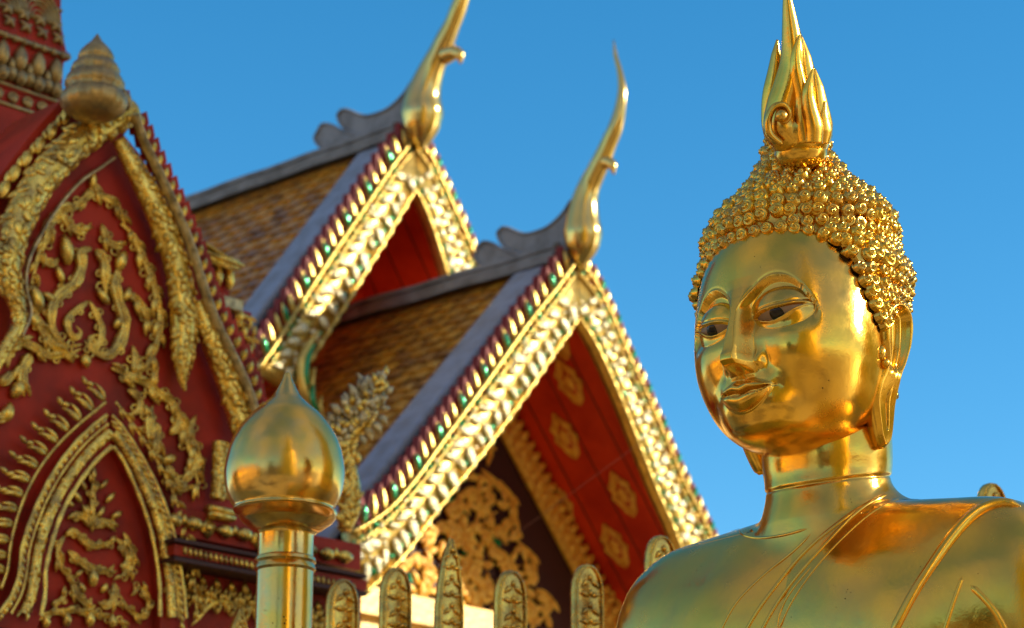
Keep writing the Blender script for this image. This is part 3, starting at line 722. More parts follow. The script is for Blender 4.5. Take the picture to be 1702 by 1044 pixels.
    for t in np.linspace(.10, back, 26):
        wob = .004 * math.sin(t * 9) ; G.append([c + br * t + bh * (a * 1.0) + UPZ * (b_ * .6 - .015 + wob) for a, b_ in prof])
    rg.grid(np.array(G)); rg.f.append(tuple(range(len(prof)))); rg.m.append(0)
    rg.build('roof_ridge', M['grey'], hall, auto=35)
    return sL, sR, nL, nR, o0

sL1, sR1, nL1, nR1, o1 = gable(PL1,
    [(956, 436), (925, 478), (880, 534), (840, 590), (800, 646), (740, 727), (690, 796), (650, 842), (615, 868), (584, 884)],
    [(961, 528), (935, 565), (908, 604), (880, 645), (852, 684), (806, 746), (755, 810), (712, 866), (664, 930), (600, 990)],
    [(962, 436), (988, 468), (1018, 530), (1042, 588), (1072, 652), (1102, 722), (1134, 798), (1164, 856), (1196, 925)],
    [(961, 528), (980, 556), (998, 590), (1018, 634), (1040, 686), (1066, 752), (1092, 818), (1116, 872), (1140, 935)],
    2.25, 2.72, 'lower', .85, 2.2)
sL2, sR2, nL2, nR2, o2 = gable(PL2,
    [(688, 232), (658, 268), (616, 330), (572, 394), (535, 450), (498, 508), (462, 566), (430, 612)],
    [(690, 316), (668, 350), (640, 398), (610, 446), (578, 500), (545, 552), (512, 604), (482, 645)],
    [(692, 232), (716, 262), (734, 302), (752, 342), (772, 386), (800, 452)],
    [(690, 316), (702, 338), (716, 372), (728, 408), (738, 440), (748, 475)],
    5.0, 1.95, 'upper', .85, 4.6)

# ---- finials (gold horn with grey scroll behind)
def chofa(PL, dx, dy, sc, path, radii, hook):
    pl = Plane(PL.p0 + bn * .02, br, UPZ, bh * -1)      # plane of the ridge, seen side-on
    T = lambda x, y: (966 + dx + (x - 966) * sc, 436 + dy + (y - 436) * sc)
    mb = MB(); q = spl([T(*p) for p in path], 60); w = np.interp(np.linspace(0, len(radii) - 1, 60), range(len(radii)), radii) * PL.m * sc
    P = np.array([pl.P(x, y) for x, y in q]); 
    # keep true thickness: horizontal radius along the ridge is foreshortened, so use view-facing cross section
    mb.sweep(P, w, w * .9, unit(CAM - P[0]), 20)
    q = spl([T(*p) for p in hook[0]], 16); w = np.interp(np.linspace(0, len(hook[1]) - 1, 16), range(len(hook[1])), hook[1]) * PL.m * sc
    P = np.array([pl.P(x, y) for x, y in q]); mb.sweep(P, w, w * .85, unit(CAM - P[0]), 14)
    fo = mb.build('horn_finial', M['chofa'], hall)
    # scroll
    sm = MB()
    for pts, th in (([(836, 390), (848, 381), (880, 392), (910, 385), (928, 374), (946, 356), (960, 336), (966, 350), (966, 375), (962, 402), (955, 418), (905, 426), (868, 422), (846, 412), (838, 400)], .045),
                    ([(806, 416), (814, 406), (830, 409), (846, 418), (870, 426), (910, 428), (948, 420), (946, 446), (900, 442), (850, 448), (815, 448), (800, 432)], .055)):
        o_ = [T(*p) for p in spl(pts + pts[:1], 60)[:-1]]
        f_ = np.array([pl.P(x, y) for x, y in o_]); sm.plate(f_ - bh * th, f_ + bh * th * .6)
        sm.sweep(np.vstack([f_, f_[:1]]) - bh * th, 2.6 * PL.m, .016, bh, 6)
    so = sm.build('ridge_scroll', M['grey'], hall, auto=40)
    return fo
PATH = [(970, 446), (967, 434), (968, 412), (969, 388), (969, 362), (972, 335), (979, 310), (990, 287), (1000, 266), (1011, 240), (1023, 212), (1031, 180), (1034, 148), (1030, 118), (1023, 92), (1020, 66)]
RAD = [2, 14, 28, 33, 28, 23, 19, 17, 16, 14, 13, 10, 7.5, 5, 3.8, .8]
HOOK = ([(998, 272), (1010, 270), (1018, 276), (1020, 290)], [14, 12, 8, 1.5])
chofa(PL1, 0, 0, 1.0, PATH, RAD, HOOK)
P2 = [(969, 446), (966, 434), (967, 410), (968, 385), (969, 360), (975, 335), (985, 308), (996, 284), (1007, 260), (1018, 236), (1028, 210), (1036, 186), (1040, 155), (1040, 130), (1036, 100), (1034, 80)]
R2 = [2, 15, 30, 36, 31, 26, 21, 18, 17, 14, 14, 12, 9, 6, 4, 1]
chofa(PL2, -266, -196, 1.0, P2, R2, ([(1004, 290), (1020, 284), (1030, 288), (1031, 302)], [15, 13, 9, 1.5]))

# ---- soffits and gable wall of each tier
def soffit(PL, sL, sR, over, length, down):
    mb = MB(); b0 = PL.p0 - UPZ * .12 - bn * .06
    t = .03
    for s_ in (sL, sR):
        nn = unit(np.cross(br, s_)); nn = nn if nn[2] > 0 else -nn
        x0 = b0
        mb.box(x0, br * over, s_ * length, nn * t)
        for k in range(1, 4):                        # plank joints running down the slope
            mb.box(x0 + br * (over * k / 4) - nn * .004, br * .007, s_ * length, nn * .002, 1)
    return mb.build('soffit', [M['soffit'], M['dark']], hall, smooth=False), b0
so1, b1 = soffit(PL1, sL1, sR1, .95, 2.9, 0)
so2, b2 = soffit(PL2, sL2, sR2, .95, 2.1, 0)
nn = unit(np.cross(br, sR1)); nn = -nn if nn[2] > 0 else nn      # soffit inner side, faces down-left
sp = Plane(b1 + nn * .002, br, sR1, nn)
def motif(px, py, s=1.0):
    c = sp.P(px, py); mb = MB(); ax_s = -sR1; ax_r = br
    def q(u, v): return c + ax_r * u * s + ax_s * v * s
    rings = [(.0, .17), (.035, .11), (.075, .07), (.06, .03), (.085, -.01), (.055, -.06), (.035, -.12), (0, -.15)]
    pl_ = [q(u, v) for u, v in rings] + [q(-u, v) for u, v in rings[-2:0:-1]]
    mb.plate(np.array(pl_) + nn * .008, np.array(pl_))
    for k in (1, .74, .34):
        pp = [c + (p_ - c) * k for p_ in pl_]; mb.sweep(np.array(pp + pp[:1]) + nn * .008, .006, .009, nn, 5)
    for k, h_, mi in ((.56, .0095, 1), (.34, .013, 0)):
        cp = [c + (p_ - c) * k for p_ in pl_]; mb.plate(np.array(cp) + nn * h_, np.array(cp) + nn * .001, mi)
    return mb.build('gold_motif', [M['motif'], M['soffit']], so1)
for x, y in ((948, 636), (941, 726), (1037, 822), (933, 838), (1024, 908), (1014, 1003), (925, 560)): motif(x, y)
# wall
wb = b1 + br * .90
GW = Plane(wb, bh, UPZ, bn)
# ------------------------------------------------------------------ ornament helpers
def vine(mb, PL, pts, w, off=.01, leaves=0, h=None, taper=True, mat=0, seg=8, lf=1.0, ridge=True):
    n_ = max(10, int(sum(math.dist(pts[i], pts[i + 1]) for i in range(len(pts) - 1)) / 5)); q = spl(pts, n_)
    t = np.linspace(0, 1, n_); ww = w * PL.m * (np.clip(np.minimum(t * 5 + .25, (1 - t) * 2.2 + .12), 0, 1) if taper else np.ones(n_)) * (1 + .12 * np.sin(t * n_ * .9))
    P = PL.path(q, off); hh = ww * .55 if h is None else np.full(n_, h)
    mb.sweep(P, ww, hh, PL.n, seg, mat)
    if ridge and w > 4.5:
        T = np.gradient(P, axis=0); T /= np.linalg.norm(T, axis=1)[:, None]; B = np.cross(T, PL.n)
        for o_ in (-.62, 0, .62): mb.sweep(P + PL.n * hh[:, None] * (.95 - .5 * abs(o_)) + B * (ww * o_)[:, None], ww * .24, hh * .55, PL.n, 6, mat)
    if leaves:
        e = resamp(q, leaves)
        for k in range(1, len(e) - 1):
            tt = unit(e[k + 1] - e[k - 1]); nr_ = np.array([-tt[1], tt[0]]) * (1 if k % 2 else -1)
            c = PL.P(*e[k], off); d = PL.P(*(e[k] + (nr_ * 1.0 + tt * .7) * 10), off) - c
            s1 = random.uniform(.8, 1.25) * lf
            mb.leaf(c, d, PL.n, 21 * PL.m * s1, 9.5 * PL.m * s1, .012 * lf, bend=(-.6 if k % 2 else .6), mat=mat, base=1.0, n=8)
            mb.leaf(c + PL.n * .006, d, PL.n, 17 * PL.m * s1, 3.5 * PL.m * s1, .014 * lf, bend=(-.6 if k % 2 else .6), mat=mat, base=1.0, n=8)
def hook(mb, PL, x, y, a, r, w, off, sgn=1, mat=0):
    t = np.linspace(0, 1, 12); ang = a + sgn * t * 4.6; rr = r * (1 - .62 * t)
    cx, cy = x + math.cos(a + sgn * math.pi / 2) * r * 0 + math.cos(a) * r, y + math.sin(a) * r
    q = np.stack([cx - np.cos(ang) * rr, cy - np.sin(ang) * rr], 1)
    mb.sweep(PL.path(q, off), w * PL.m * (1 - .55 * t), w * PL.m * .6, PL.n, 6, mat); mb.ball(PL.P(*q[-1], off + .004), [w * PL.m * .8] * 3, 6, mat)
def bud(mb, PL, x, y, ang, L, w, off=.01, mat=0, bend=0, H=None):
    c = PL.P(x, y, off); d = PL.P(x + math.cos(R(ang)) * 10, y - math.sin(R(ang)) * 10, off) - c
    mb.leaf(c, d, PL.n, L * PL.m, w * PL.m, H or w * PL.m * .45, bend=bend, mat=mat)
def scaled(mb, PL, pts, w, off, rows=3, step=11, mat=0, h=None, wl=None, core=True):
    """rounded moulding covered in overlapping embossed leaves"""
    n_ = 90; q = spl(pts, n_); wa = np.interp(np.linspace(0, 1, n_), np.linspace(0, 1, len(np.atleast_1d(w))), np.atleast_1d(w)) * PL.m
    P = PL.path(q, off); H = wa * .75 if h is None else np.full(n_, h)
    if core: mb.sweep(P, wa, H, PL.n, 16, mat)
    L = np.r_[0, np.cumsum(np.linalg.norm(np.diff(q, axis=0), axis=1))]
    T = np.gradient(P, axis=0); T /= np.linalg.norm(T, axis=1)[:, None]; B = np.cross(T, PL.n)
    s_ = 0; k = 0
    while s_ < L[-1]:
        i = int(np.interp(s_, L, np.arange(n_)))
        for r_ in range(rows):
            a = math.pi * ((r_ + .5 + (.25 if k % 2 else -.25)) / rows)
            a = min(max(a, .25), math.pi - .25)
            c = P[i] + B[i] * wa[i] * math.cos(a) * .96 + PL.n * H[i] * math.sin(a) * .96
            nr_ = unit(B[i] * math.cos(a) + PL.n * math.sin(a))
            side = 1 if math.cos(a) > 0 else -1
            sc = random.uniform(.85, 1.15)
            d = unit(T[i] * 1.0 + np.cross(nr_, T[i]) * random.uniform(-.9, .9))
            mb.leaf(c, d, nr_, wa[i] * 1.15 / rows * 2.0 * sc, wa[i] * 1.1 / rows * 1.5 * sc, wa[i] * .11, bend=.5 * side * random.choice((-1, 1)), mat=mat, n=5)
        s_ += step; k += 1

# carved gable wall
mb = MB(); wl_ = 2.5
tri = [wb + UPZ * -.05, wb + sL1 * wl_ , wb + sL1 * wl_ - UPZ * .8, wb + sR1 * wl_ - UPZ * .8, wb + sR1 * wl_]
mb.plate(tri, np.array(tri) + br * .1, 0); gw = mb.build('gable_wall', M['dark'], hall, smooth=False)
mb = MB()
for s_ in (sL1, sR1):
    p0 = wb + bn * .05 + s_ * .15
    t = np.linspace(.1, 2.6, 40); mb.sweep(np.array([wb + bn * .03 + s_ * k - UPZ * .14 for k in t]), .085, .05, bn, 12)
    for k in np.arange(.12, 2.5, .075):
        c = wb + bn * .08 + s_ * k - UPZ * .14
        for e in (-1, 1): mb.leaf(c, s_ * .7 + np.cross(s_, bn) * e, bn, .085, .05, .02, bend=.5 * e)
mb.build('carved_beam', M['motif'], gw)
mb = MB()
for pts, w in (([(800, 780), (820, 800), (850, 830), (850, 870), (825, 880), (812, 860), (828, 850)], 7), ([(790, 870), (800, 840), (785, 815), (765, 830), (775, 850)], 7),
               ([(860, 900), (885, 930), (880, 965), (855, 970), (850, 945), (866, 940)], 7), ([(800, 900), (830, 920), (840, 955), (820, 985), (795, 975), (800, 955)], 7),
               ([(700, 900), (730, 880), (765, 890), (780, 920), (765, 945), (745, 935), (752, 918)], 7), ([(655, 950), (690, 930), (715, 945), (715, 970), (695, 975)], 7),
               ([(780, 760), (800, 740), (815, 755), (810, 775)], 6), ([(890, 980), (915, 1000), (905, 1030)], 7), ([(845, 1010), (870, 1000), (890, 1020), (870, 1040)], 7), ([(735, 990), (765, 975), (790, 1000), (775, 1030)], 7), ([(740, 850), (760, 835), (770, 860)], 6)):
    vine(mb, GW, pts, w, .03, leaves=17, lf=.95)
for k in range(340):
    x, y = random.uniform(640, 920), random.uniform(790, 1044)
    if x > 790 + (y - 740) * .42 or y < 1000 - (x - 600) * 1.3: continue
    bud(mb, GW, x, y, random.uniform(0, 360), 24, 13, .03, bend=random.uniform(-.5, .5))
for k in range(34):
    x, y = random.uniform(650, 900), random.uniform(780, 1030)
    if x > 780 + (y - 740) * .42: continue
    c = GW.P(x, y, .035); s_ = random.uniform(5, 10) * GW.m; a = random.uniform(0, 6.28)
    q = [c + bh * s_ * math.cos(a + j) + UPZ * s_ * math.sin(a + j) for j in (0, 1.7, 3.1, 4.6)]
    mb.plate(q, np.array(q) - bn * .04, 1)
mb.build('carved_scroll', [M['motif'], M['green']], gw, auto=50)
# lower cornice under the gable + body of the hall
mb = MB(); c0 = GW.P(560, 1010, .30); c1 = GW.P(1000, 1110, .30); L_ = 3.4
c0 = GW.P(585, 962, .30) - bn * .30
z = 0
for dpt, hgt, inn in ((.22, .05, 0), (.30, .12, .05), (.20, .04, 0), (.26, .5, .1)):
    mb.box(c0 - UPZ * (z + hgt) + bn * dpt, bh * 1.3, UPZ * hgt, br * (dpt + .05)); z += hgt + .001
mb.build('cornice', M['cream'], hall, smooth=False)
mb = MB(); hb = wb + sL1 * 2.3 + br * .1; mb.box(V3(hb[0], hb[1], 0), bh * 3.6, br * 6, UPZ * (hb[2] - .4)); mb.build('hall_wall', M['wall'], hall, smooth=False)
mb = MB(); hb = PL2.p0 + br * .9 + sL2 * 1.7; tri = [PL2.p0 + br * .9 - UPZ * .1, PL2.p0 + br * .9 + sL2 * 1.9, PL2.p0 + br * .9 + sL2 * 1.9 - UPZ * 1.4, PL2.p0 + br * .9 + sR2 * 1.9 - UPZ * 1.4, PL2.p0 + br * .9 + sR2 * 1.9]
mb.plate(tri, np.array(tri) + br * .1); mb.build('gable_wall', M['soffit'], hall, smooth=False)
# green tail finial at the foot of the upper bargeboard
mb = MB()
mb.sweep(PL2.path(spl([(526, 552), (512, 575), (502, 600), (502, 630), (508, 655), (522, 680)], 30), .05), np.interp(np.linspace(0, 5, 30), range(6), [1, 6, 9, 9, 8, 6]) * PL2.m, .03, bn, 10)
mb.sweep(PL2.path(spl([(519, 612), (517, 640), (520, 668), (530, 690)], 20), .05), np.interp(np.linspace(0, 3, 20), range(4), [1, 6, 8, 6]) * PL2.m, .03, bn, 10)
mb.sweep(PL2.path(spl([(530, 660), (530, 680), (536, 700)], 16), .05), np.interp(np.linspace(0, 2, 16), range(3), [1, 5, 6]) * PL2.m, .03, bn, 10)
mb.sweep(PL2.path(spl([(522, 572), (513, 592), (509, 620), (511, 640)], 24), .085), np.interp(np.linspace(0, 3, 24), range(4), [1, 4, 4, 1]) * PL2.m, .02, bn, 8, mat=1)
mb.sweep(PL2.path(spl([(519, 640), (520, 665), (528, 685)], 20), .085), np.interp(np.linspace(0, 2, 20), range(3), [1, 4.5, 2]) * PL2.m, .02, bn, 8, mat=1)
mb.build('tail_finial', [M['barge'], M['green']], hall)

# ------------------------------------------------------------------ RED SHRINE (left)
SH = Plane(pt(200, 520, 9.6), V3(math.cos(R(46)), math.sin(R(46)), 0), UPZ, V3(math.sin(R(46)), -math.cos(R(46)), 0))
sh_, sn = SH.h, SH.n; SM = SH.m
shrine = thing('red_shrine', SH.p0 * V3(1, 1, 0), 'ornate red shrine with pointed arches, gilded scrolls and coiled cap at the left edge', 'shrine')
def poly(mb, PL, pts, off, th, mat=0, n=None, smoothen=True):
    q = spl(pts + pts[:1], n or len(pts) * 6)[:-1] if smoothen else np.array(pts)
    f_ = PL.path(q, off); mb.plate(f_, f_ - PL.n * th, mat)
# big arch panel
mb = MB()
poly(mb, SH, [(-140, 1500), (-140, 330), (20, 300), (120, 215), (190, 205), (235, 260), (300, 380), (345, 500), (400, 640), (425, 740), (430, 1500)], 0, .25, smoothen=False)
panel = mb.build('arch_panel', M['red'], shrine, smooth=False)
# mouldings
def moulding(name, parts, material, parent=shrine):
    mb = MB()
    for p in parts: scaled(mb, SH, *p)
    return mb.build(name, material, parent)
moulding('arch_moulding', [([(222, 186), (190, 196), (140, 228), (95, 268), (55, 318), (28, 372), (12, 425), (14, 470), (28, 505), (30, 540), (8, 580), (-20, 640)], [22, 27, 27, 27, 27, 27, 26, 22, 16, 12, 10, 6], .07, 3, 12)], M['relief'])
moulding('arch_moulding', [([(196, 232), (220, 275), (245, 320), (268, 370), (288, 425), (300, 480), (305, 535), (303, 590), (302, 625), (308, 650)], [12, 18, 22, 24, 24, 24, 25, 20, 10, 2], .07, 3, 12),
                           ([(328, 500), (345, 545), (365, 595), (385, 650), (398, 700), (400, 735)], [16, 23, 25, 25, 23, 14], .07, 3, 12)], M['relief2'])
mb = MB()
vine(mb, SH, [(222, 190), (238, 235), (262, 285), (290, 345), (316, 410), (338, 480), (358, 535), (385, 590), (408, 640), (424, 690), (428, 740)], 5.5, .12, taper=False, h=.02)
vine(mb, SH, [(190, 262), (168, 278), (130, 305), (92, 350), (62, 400), (45, 440), (42, 480), (50, 520), (35, 560)], 3.2, .04, taper=False, h=.015)
mb.build('arch_rim', M['silver'], shrine)
# crest of small flames outside the right rim
mb = MB()
for k, (x, y) in enumerate(resamp(spl([(232, 205), (262, 270), (296, 340), (328, 415), (352, 490), (378, 545), (412, 610), (432, 680)], 40), 24)):
    t = math.degrees(math.atan2(.5, .45)); q = [(x - 8, y - 12), (x + 12, y - 20), (x + 16, y), (x + 8, y + 16), (x - 4, y + 14)]
    poly(mb, SH, q, .02, .05, 1, smoothen=False)
    bud(mb, SH, x - 2, y + 8, 70, 24, 14, .04, 0)
mb.build('crest_fringe', [M['relief'], M['red']], shrine, auto=40)
# red back of the arch with gilt leaves (upper left)
mb = MB(); poly(mb, SH, [(-60, 420), (-60, 330), (0, 290), (50, 225), (105, 165), (150, 150), (215, 150), (225, 200), (150, 260), (60, 330), (20, 420)], .0, .35, 1, smoothen=False)
for x, y, a in ((104, 208, 75), (80, 232, 72), (60, 255, 72), (38, 278, 70), (18, 302, 70), (0, 328, 68), (128, 190, 78)):
    bud(mb, SH, x, y, a, 36, 19, .03, 0, H=.02); bud(mb, SH, x - 9, y + 2, a + 6, 22, 9, .03, 0, H=.012)
mb.build('arch_back', [M['relief'], M['red']], shrine, auto=40)
# coiled cap on the arch point
mb = MB(); prof = [(.5, 56), (4, 61), (9, 69), (18, 78), (25, 86), (29, 93), (29, 98), (26, 101), (32, 105), (38, 112), (40, 118), (36, 122), (42, 127), (48, 136), (48, 145), (42, 150), (48, 155), (54, 164), (54, 174), (48, 184), (38, 191), (28, 196), (2, 200)]
def lathe_at(mb, cx, prof, d, **k): lathe_px(mb, cx, prof, d, **k)
lathe_px(mb, 162, [(a, b_) for a, b_ in prof], 9.55, seg=48, rib=lambda a: .035 * np.sin(a * 16))
for k in range(16):
    a = 2 * math.pi * k / 16
    c = pt(162, 176, 9.55) + V3(math.cos(a), math.sin(a), 0) * 50 * SM
    mb.leaf(c, V3(0, 0, 1), V3(math.cos(a), math.sin(a), 0), 22 * SM, 17 * SM, .012)
mb.build('coiled_cap', M['aged'], shrine)
# scroll work on the panel
mb = MB(); O_ = .015
VN = [([(152, 413), (133, 420), (134, 445), (122, 472), (98, 490), (84, 515), (88, 550), (110, 575), (138, 572)], 8.5, 0),
      ([(158, 415), (172, 435), (173, 465), (176, 495)], 8, 0), ([(200, 440), (190, 470), (195, 500), (206, 540), (195, 575), (175, 592), (150, 580), (140, 565)], 9, 0),
      ([(148, 500), (128, 515), (112, 530), (113, 550), (125, 562), (134, 552), (126, 542)], 5.5, 0), ([(148, 500), (160, 525), (168, 545), (165, 570), (152, 577), (148, 562), (156, 557)], 5.5, 0),
      ([(45, 500), (60, 530), (75, 560), (100, 585), (130, 590)], 6.5, 20), ([(12, 612), (15, 580), (32, 570), (60, 580), (82, 592), (110, 590), (138, 578)], 6.5, 24),
      ([(52, 588), (38, 610), (35, 640), (40, 660)], 8, 22), ([(200, 372), (215, 385), (228, 410), (237, 430), (250, 460), (258, 490), (265, 525), (262, 560), (250, 595), (235, 615), (210, 620), (185, 612)], 6, 17),
      ([(210, 488), (230, 502), (243, 528), (250, 552)], 6.5, 18), ([(152, 298), (152, 315), (140, 330), (120, 345), (100, 352), (85, 372), (75, 400), (62, 430), (55, 460), (45, 495)], 6, 17),
      ([(152, 300), (168, 325), (187, 336), (200, 355), (208, 380)], 6.5, 17), ([(168, 372), (178, 400), (196, 410), (210, 400)], 6.5, 20), ([(100, 350), (112, 372), (135, 386), (152, 370)], 7, 20),
      ([(70, 430), (85, 440), (98, 428)], 6, 0), ([(185, 612), (215, 625), (245, 640), (265, 655), (285, 672), (300, 700), (312, 740), (326, 790), (330, 830)], 6.5, 21),
      ([(255, 642), (256, 620), (262, 600)], 6, 0), ([(222, 622), (224, 598), (220, 574)], 7, 0), ([(212, 648), (230, 662), (230, 682), (212, 690)], 6, 0), ([(250, 738), (246, 705), (254, 672)], 8, 18),
      ([(282, 722), (296, 705), (298, 680)], 6, 0), ([(318, 735), (316, 710), (326, 690)], 6, 0), ([(256, 700), (259, 735), (252, 768)], 8, 16), ([(316, 722), (327, 765), (313, 792), (287, 812)], 7, 18),
      ([(277, 770), (284, 798), (302, 812), (326, 806)], 8, 0), ([(0, 640), (14, 625), (16, 615)], 8, 0), ([(-10, 700), (8, 690), (14, 680)], 8, 0)]
for p, w, lv in VN: vine(mb, SH, p, w * 1.25, O_, leaves=(lv * 1.15 if lv else 0), lf=1.15)
for p, w, lv in VN:
    e = resamp(spl(p, 40), 23)
    for k in range(1, len(e) - 1):
        t_ = e[k + 1] - e[k - 1]; a0 = math.atan2(t_[1], t_[0])
        for sg_ in (1, -1):
            if random.random() < .62: hook(mb, SH, e[k][0], e[k][1], a0 + sg_ * 1.25, random.uniform(6, 9.5), 2.9, O_, -sg_)
for x, y, a, L_, w in ((111, 440, 92, 44, 20), (196, 450, 80, 34, 18), (104, 470, 120, 26, 12), (90, 500, 150, 24, 12), (118, 480, 40, 24, 12), (180, 505, 130, 28, 13), (205, 500, 60, 26, 12), (65, 520, 100, 42, 20), (153, 315, 88, 30, 12),
                       (60, 545, 110, 26, 14), (190, 545, 60, 22, 12), (20, 660, 60, 30, 18), (5, 700, 60, 28, 18), (290, 760, 200, 26, 14), (322, 770, 20, 24, 12), (140, 590, 270, 20, 16)):
    bud(mb, SH, x, y, a, L_ * 1.15, w * 1.3, O_, bend=random.uniform(-.25, .25))
mb.build('gilt_scrollwork', M['relief'], panel)
# inner arch
LO = [(178, 690), (150, 712), (112, 752), (78, 805), (52, 862), (36, 915), (30, 965), (10, 1005), (-20, 1040)]
LI = [(186, 742), (158, 768), (128, 808), (102, 855), (86, 905), (76, 950), (74, 1000), (60, 1050)]
RO = [(186, 690), (208, 715), (238, 762), (266, 818), (288, 880), (300, 940), (308, 1000), (312, 1060)]
RI = [(188, 742), (205, 765), (228, 815), (248, 870), (260, 925), (266, 985), (266, 1060)]
mb = MB()
for a_, b_ in ((LO, LI), (RO, RI)):
    A_ = spl(a_, 40); B_ = spl(b_, 40)
    f_ = SH.path(np.vstack([A_, B_[::-1]]), .05); mb.plate(f_, f_ - sn * .06, 1)
    vine(mb, SH, A_[::4].tolist(), 3.2, .075, taper=False); vine(mb, SH, B_[::4].tolist(), 3.8, .075, taper=False)
    C_ = A_ * .42 + B_ * .58; scaled(mb, SH, C_[::4].tolist(), 9, .065, 2, 10, 0); vine(mb, SH, (A_ * .72 + B_ * .28)[::4].tolist(), 2.2, .07, taper=False)
    e = resamp(A_ * .86 + B_ * .14, 13)
    for k in range(1, len(e) - 1): t = unit(e[k] - e[k - 1]); bud(mb, SH, e[k][0], e[k][1], -math.degrees(math.atan2(t[1], t[0])) + 180 + 30, 14, 8, .07, bend=.3)
inner = mb.build('inner_arch', [M['relief'], M['red']], shrine, auto=60)
mb = MB()
A_ = spl([(176, 668), (150, 690), (105, 730), (62, 785), (34, 845), (18, 905), (10, 960), (-10, 1000)], 40); vine(mb, SH, A_[::4].tolist(), 3, .04, taper=False)
e = resamp(A_, 26)
for k in range(len(e) - 1):
    t = unit(e[k + 1] - e[k]); an = -math.degrees(math.atan2(t[1], t[0])); x, y = e[k] + np.array([-.6, -.8]) * 4
    for j, (da, L_) in enumerate(((-55, 34), (-85, 40), (-120, 30))):
        bud(mb, SH, x, y, an + da + 0, L_, 9, .04, bend=(.5, -.2, -.5)[j])
    d = np.array([math.cos(R(an - 85)), -math.sin(R(an - 85))]) * 44
    for sg_ in (-1, 1): bud(mb, SH, x + d[0] * .8 + sg_ * 6, y + d[1] * .8, an - 80 + sg_ * 25, 16, 10, .045)
A_ = spl([(192, 668), (212, 694), (246, 742), (280, 800), (302, 862), (318, 930), (326, 1000), (330, 1060)], 40); vine(mb, SH, A_[::4].tolist(), 3, .04, leaves=14, lf=.9, taper=False)
mb.build('flame_crest', M['relief'], shrine)
# dark recessed field + ornament inside
mb = MB(); poly(mb, SH, [(187, 745), (205, 765), (228, 815), (248, 870), (260, 925), (266, 985), (266, 1060), (60, 1060), (74, 1000), (76, 950), (86, 905), (102, 855), (128, 808), (158, 768)], .004, .02, smoothen=False)
mb.build('inner_panel', M['red'], shrine, smooth=False)
mb = MB()
for p, w, lv in (([(153, 885), (153, 850), (154, 810), (158, 790)], 4, 14), ([(153, 878), (142, 862), (125, 856), (112, 862)], 6, 0), ([(155, 878), (166, 868), (182, 872), (192, 884)], 6, 0),
                 ([(108, 890), (98, 905), (96, 928), (106, 950), (124, 960), (136, 948)], 4, 0), ([(108, 890), (122, 884), (140, 900), (158, 908), (180, 903), (196, 895)], 5.5, 0),
                 ([(112, 915), (130, 932), (150, 945), (178, 950), (190, 938)], 6, 0), ([(192, 895), (206, 910), (212, 932), (205, 955), (188, 965)], 4, 0), ([(205, 885), (216, 910), (222, 935), (212, 962)], 4, 12),
                 ([(118, 968), (128, 990), (145, 1004), (152, 992)], 6, 0), ([(188, 968), (190, 992), (175, 1008), (163, 1000)], 6, 0), ([(196, 985), (215, 1015), (240, 1025), (246, 1000), (238, 980), (224, 978), (226, 990)], 3.6, 0),
                 ([(85, 1005), (100, 998), (112, 980)], 4, 0), ([(30, 1050), (75, 1022), (135, 1016), (190, 1030), (222, 1055)], 4, 0)):
    vine(mb, SH, p, w * 1.3, .02, leaves=lv or 15, lf=.75)
    e = resamp(spl(p, 30), 17)
    for k in range(1, len(e) - 1):
        t_ = e[k + 1] - e[k - 1]; hook(mb, SH, e[k][0], e[k][1], math.atan2(t_[1], t_[0]) + (1.2 if k % 2 else -1.2), 6, 2.4, .02, -1 if k % 2 else 1)
for x, y, a, L_, w in ((153, 975, 90, 30, 20), (146, 860, 115, 24, 10), (162, 860, 60, 24, 10), (135, 835, 130, 26, 11), (176, 835, 50, 26, 11), (142, 815, 120, 22, 10), (166, 812, 50, 24, 10), (154, 800, 90, 28, 12), (186, 860, 30, 24, 12), (122, 840, 160, 22, 10), (140, 985, 120, 20, 12), (168, 985, 60, 20, 12),
                       (75, 1044, 90, 22, 16), (110, 1042, 90, 24, 16), (148, 1042, 90, 26, 18), (185, 1044, 90, 24, 16)):
    bud(mb, SH, x, y, a, L_, w, .02)
mb.build('gilt_bouquet', M['relief'], inner)
# right bottom: moulding stub, cornices, carved frieze
CB = Plane(SH.p0 + sn * -.02, sh_, UPZ, sn)
mb = MB()
scaled(mb, SH, [(366, 735), (366, 780), (362, 830)], [16, 15, 15], .05, 3, 8)
for y0, hw in ((845, 22), (855, 18)): mb.sweep(SH.path([(345, y0), (385, y0 + 8)], .06), .0 + 7 * SM, .03, sn, 10)
mb.build('pilaster_capital', M['relief2'], shrine)
def strip(mb, PL, x0, y0, x1, y1, hgt, off, th, mat=0):
    """horizontal ledge: y1 falls where the face's own perspective puts it"""
    a = PL.P(x0, y0, off); w = np.dot(PL.P(x1, y1, off) - a, PL.h)
    mb.box(a, PL.h * w, UPZ * -hgt * PL.m, -PL.n * th, mat)
mb = MB()
strip(mb, SH, 290, 842, 600, 900, 46, .05, .3, 0); strip(mb, SH, 290, 893, 610, 960, 6, .14, .4, 1); strip(mb, SH, 290, 904, 610, 970, 18, .12, .4, 0); strip(mb, SH, 290, 924, 610, 990, 7, .14, .4, 1); strip(mb, SH, 290, 935, 600, 1000, 200, .0, .3, 2)
cn = mb.build('cornice', [M['red'], M['dark'], M['red']], shrine, smooth=False)
mb = MB(); E = 0.22
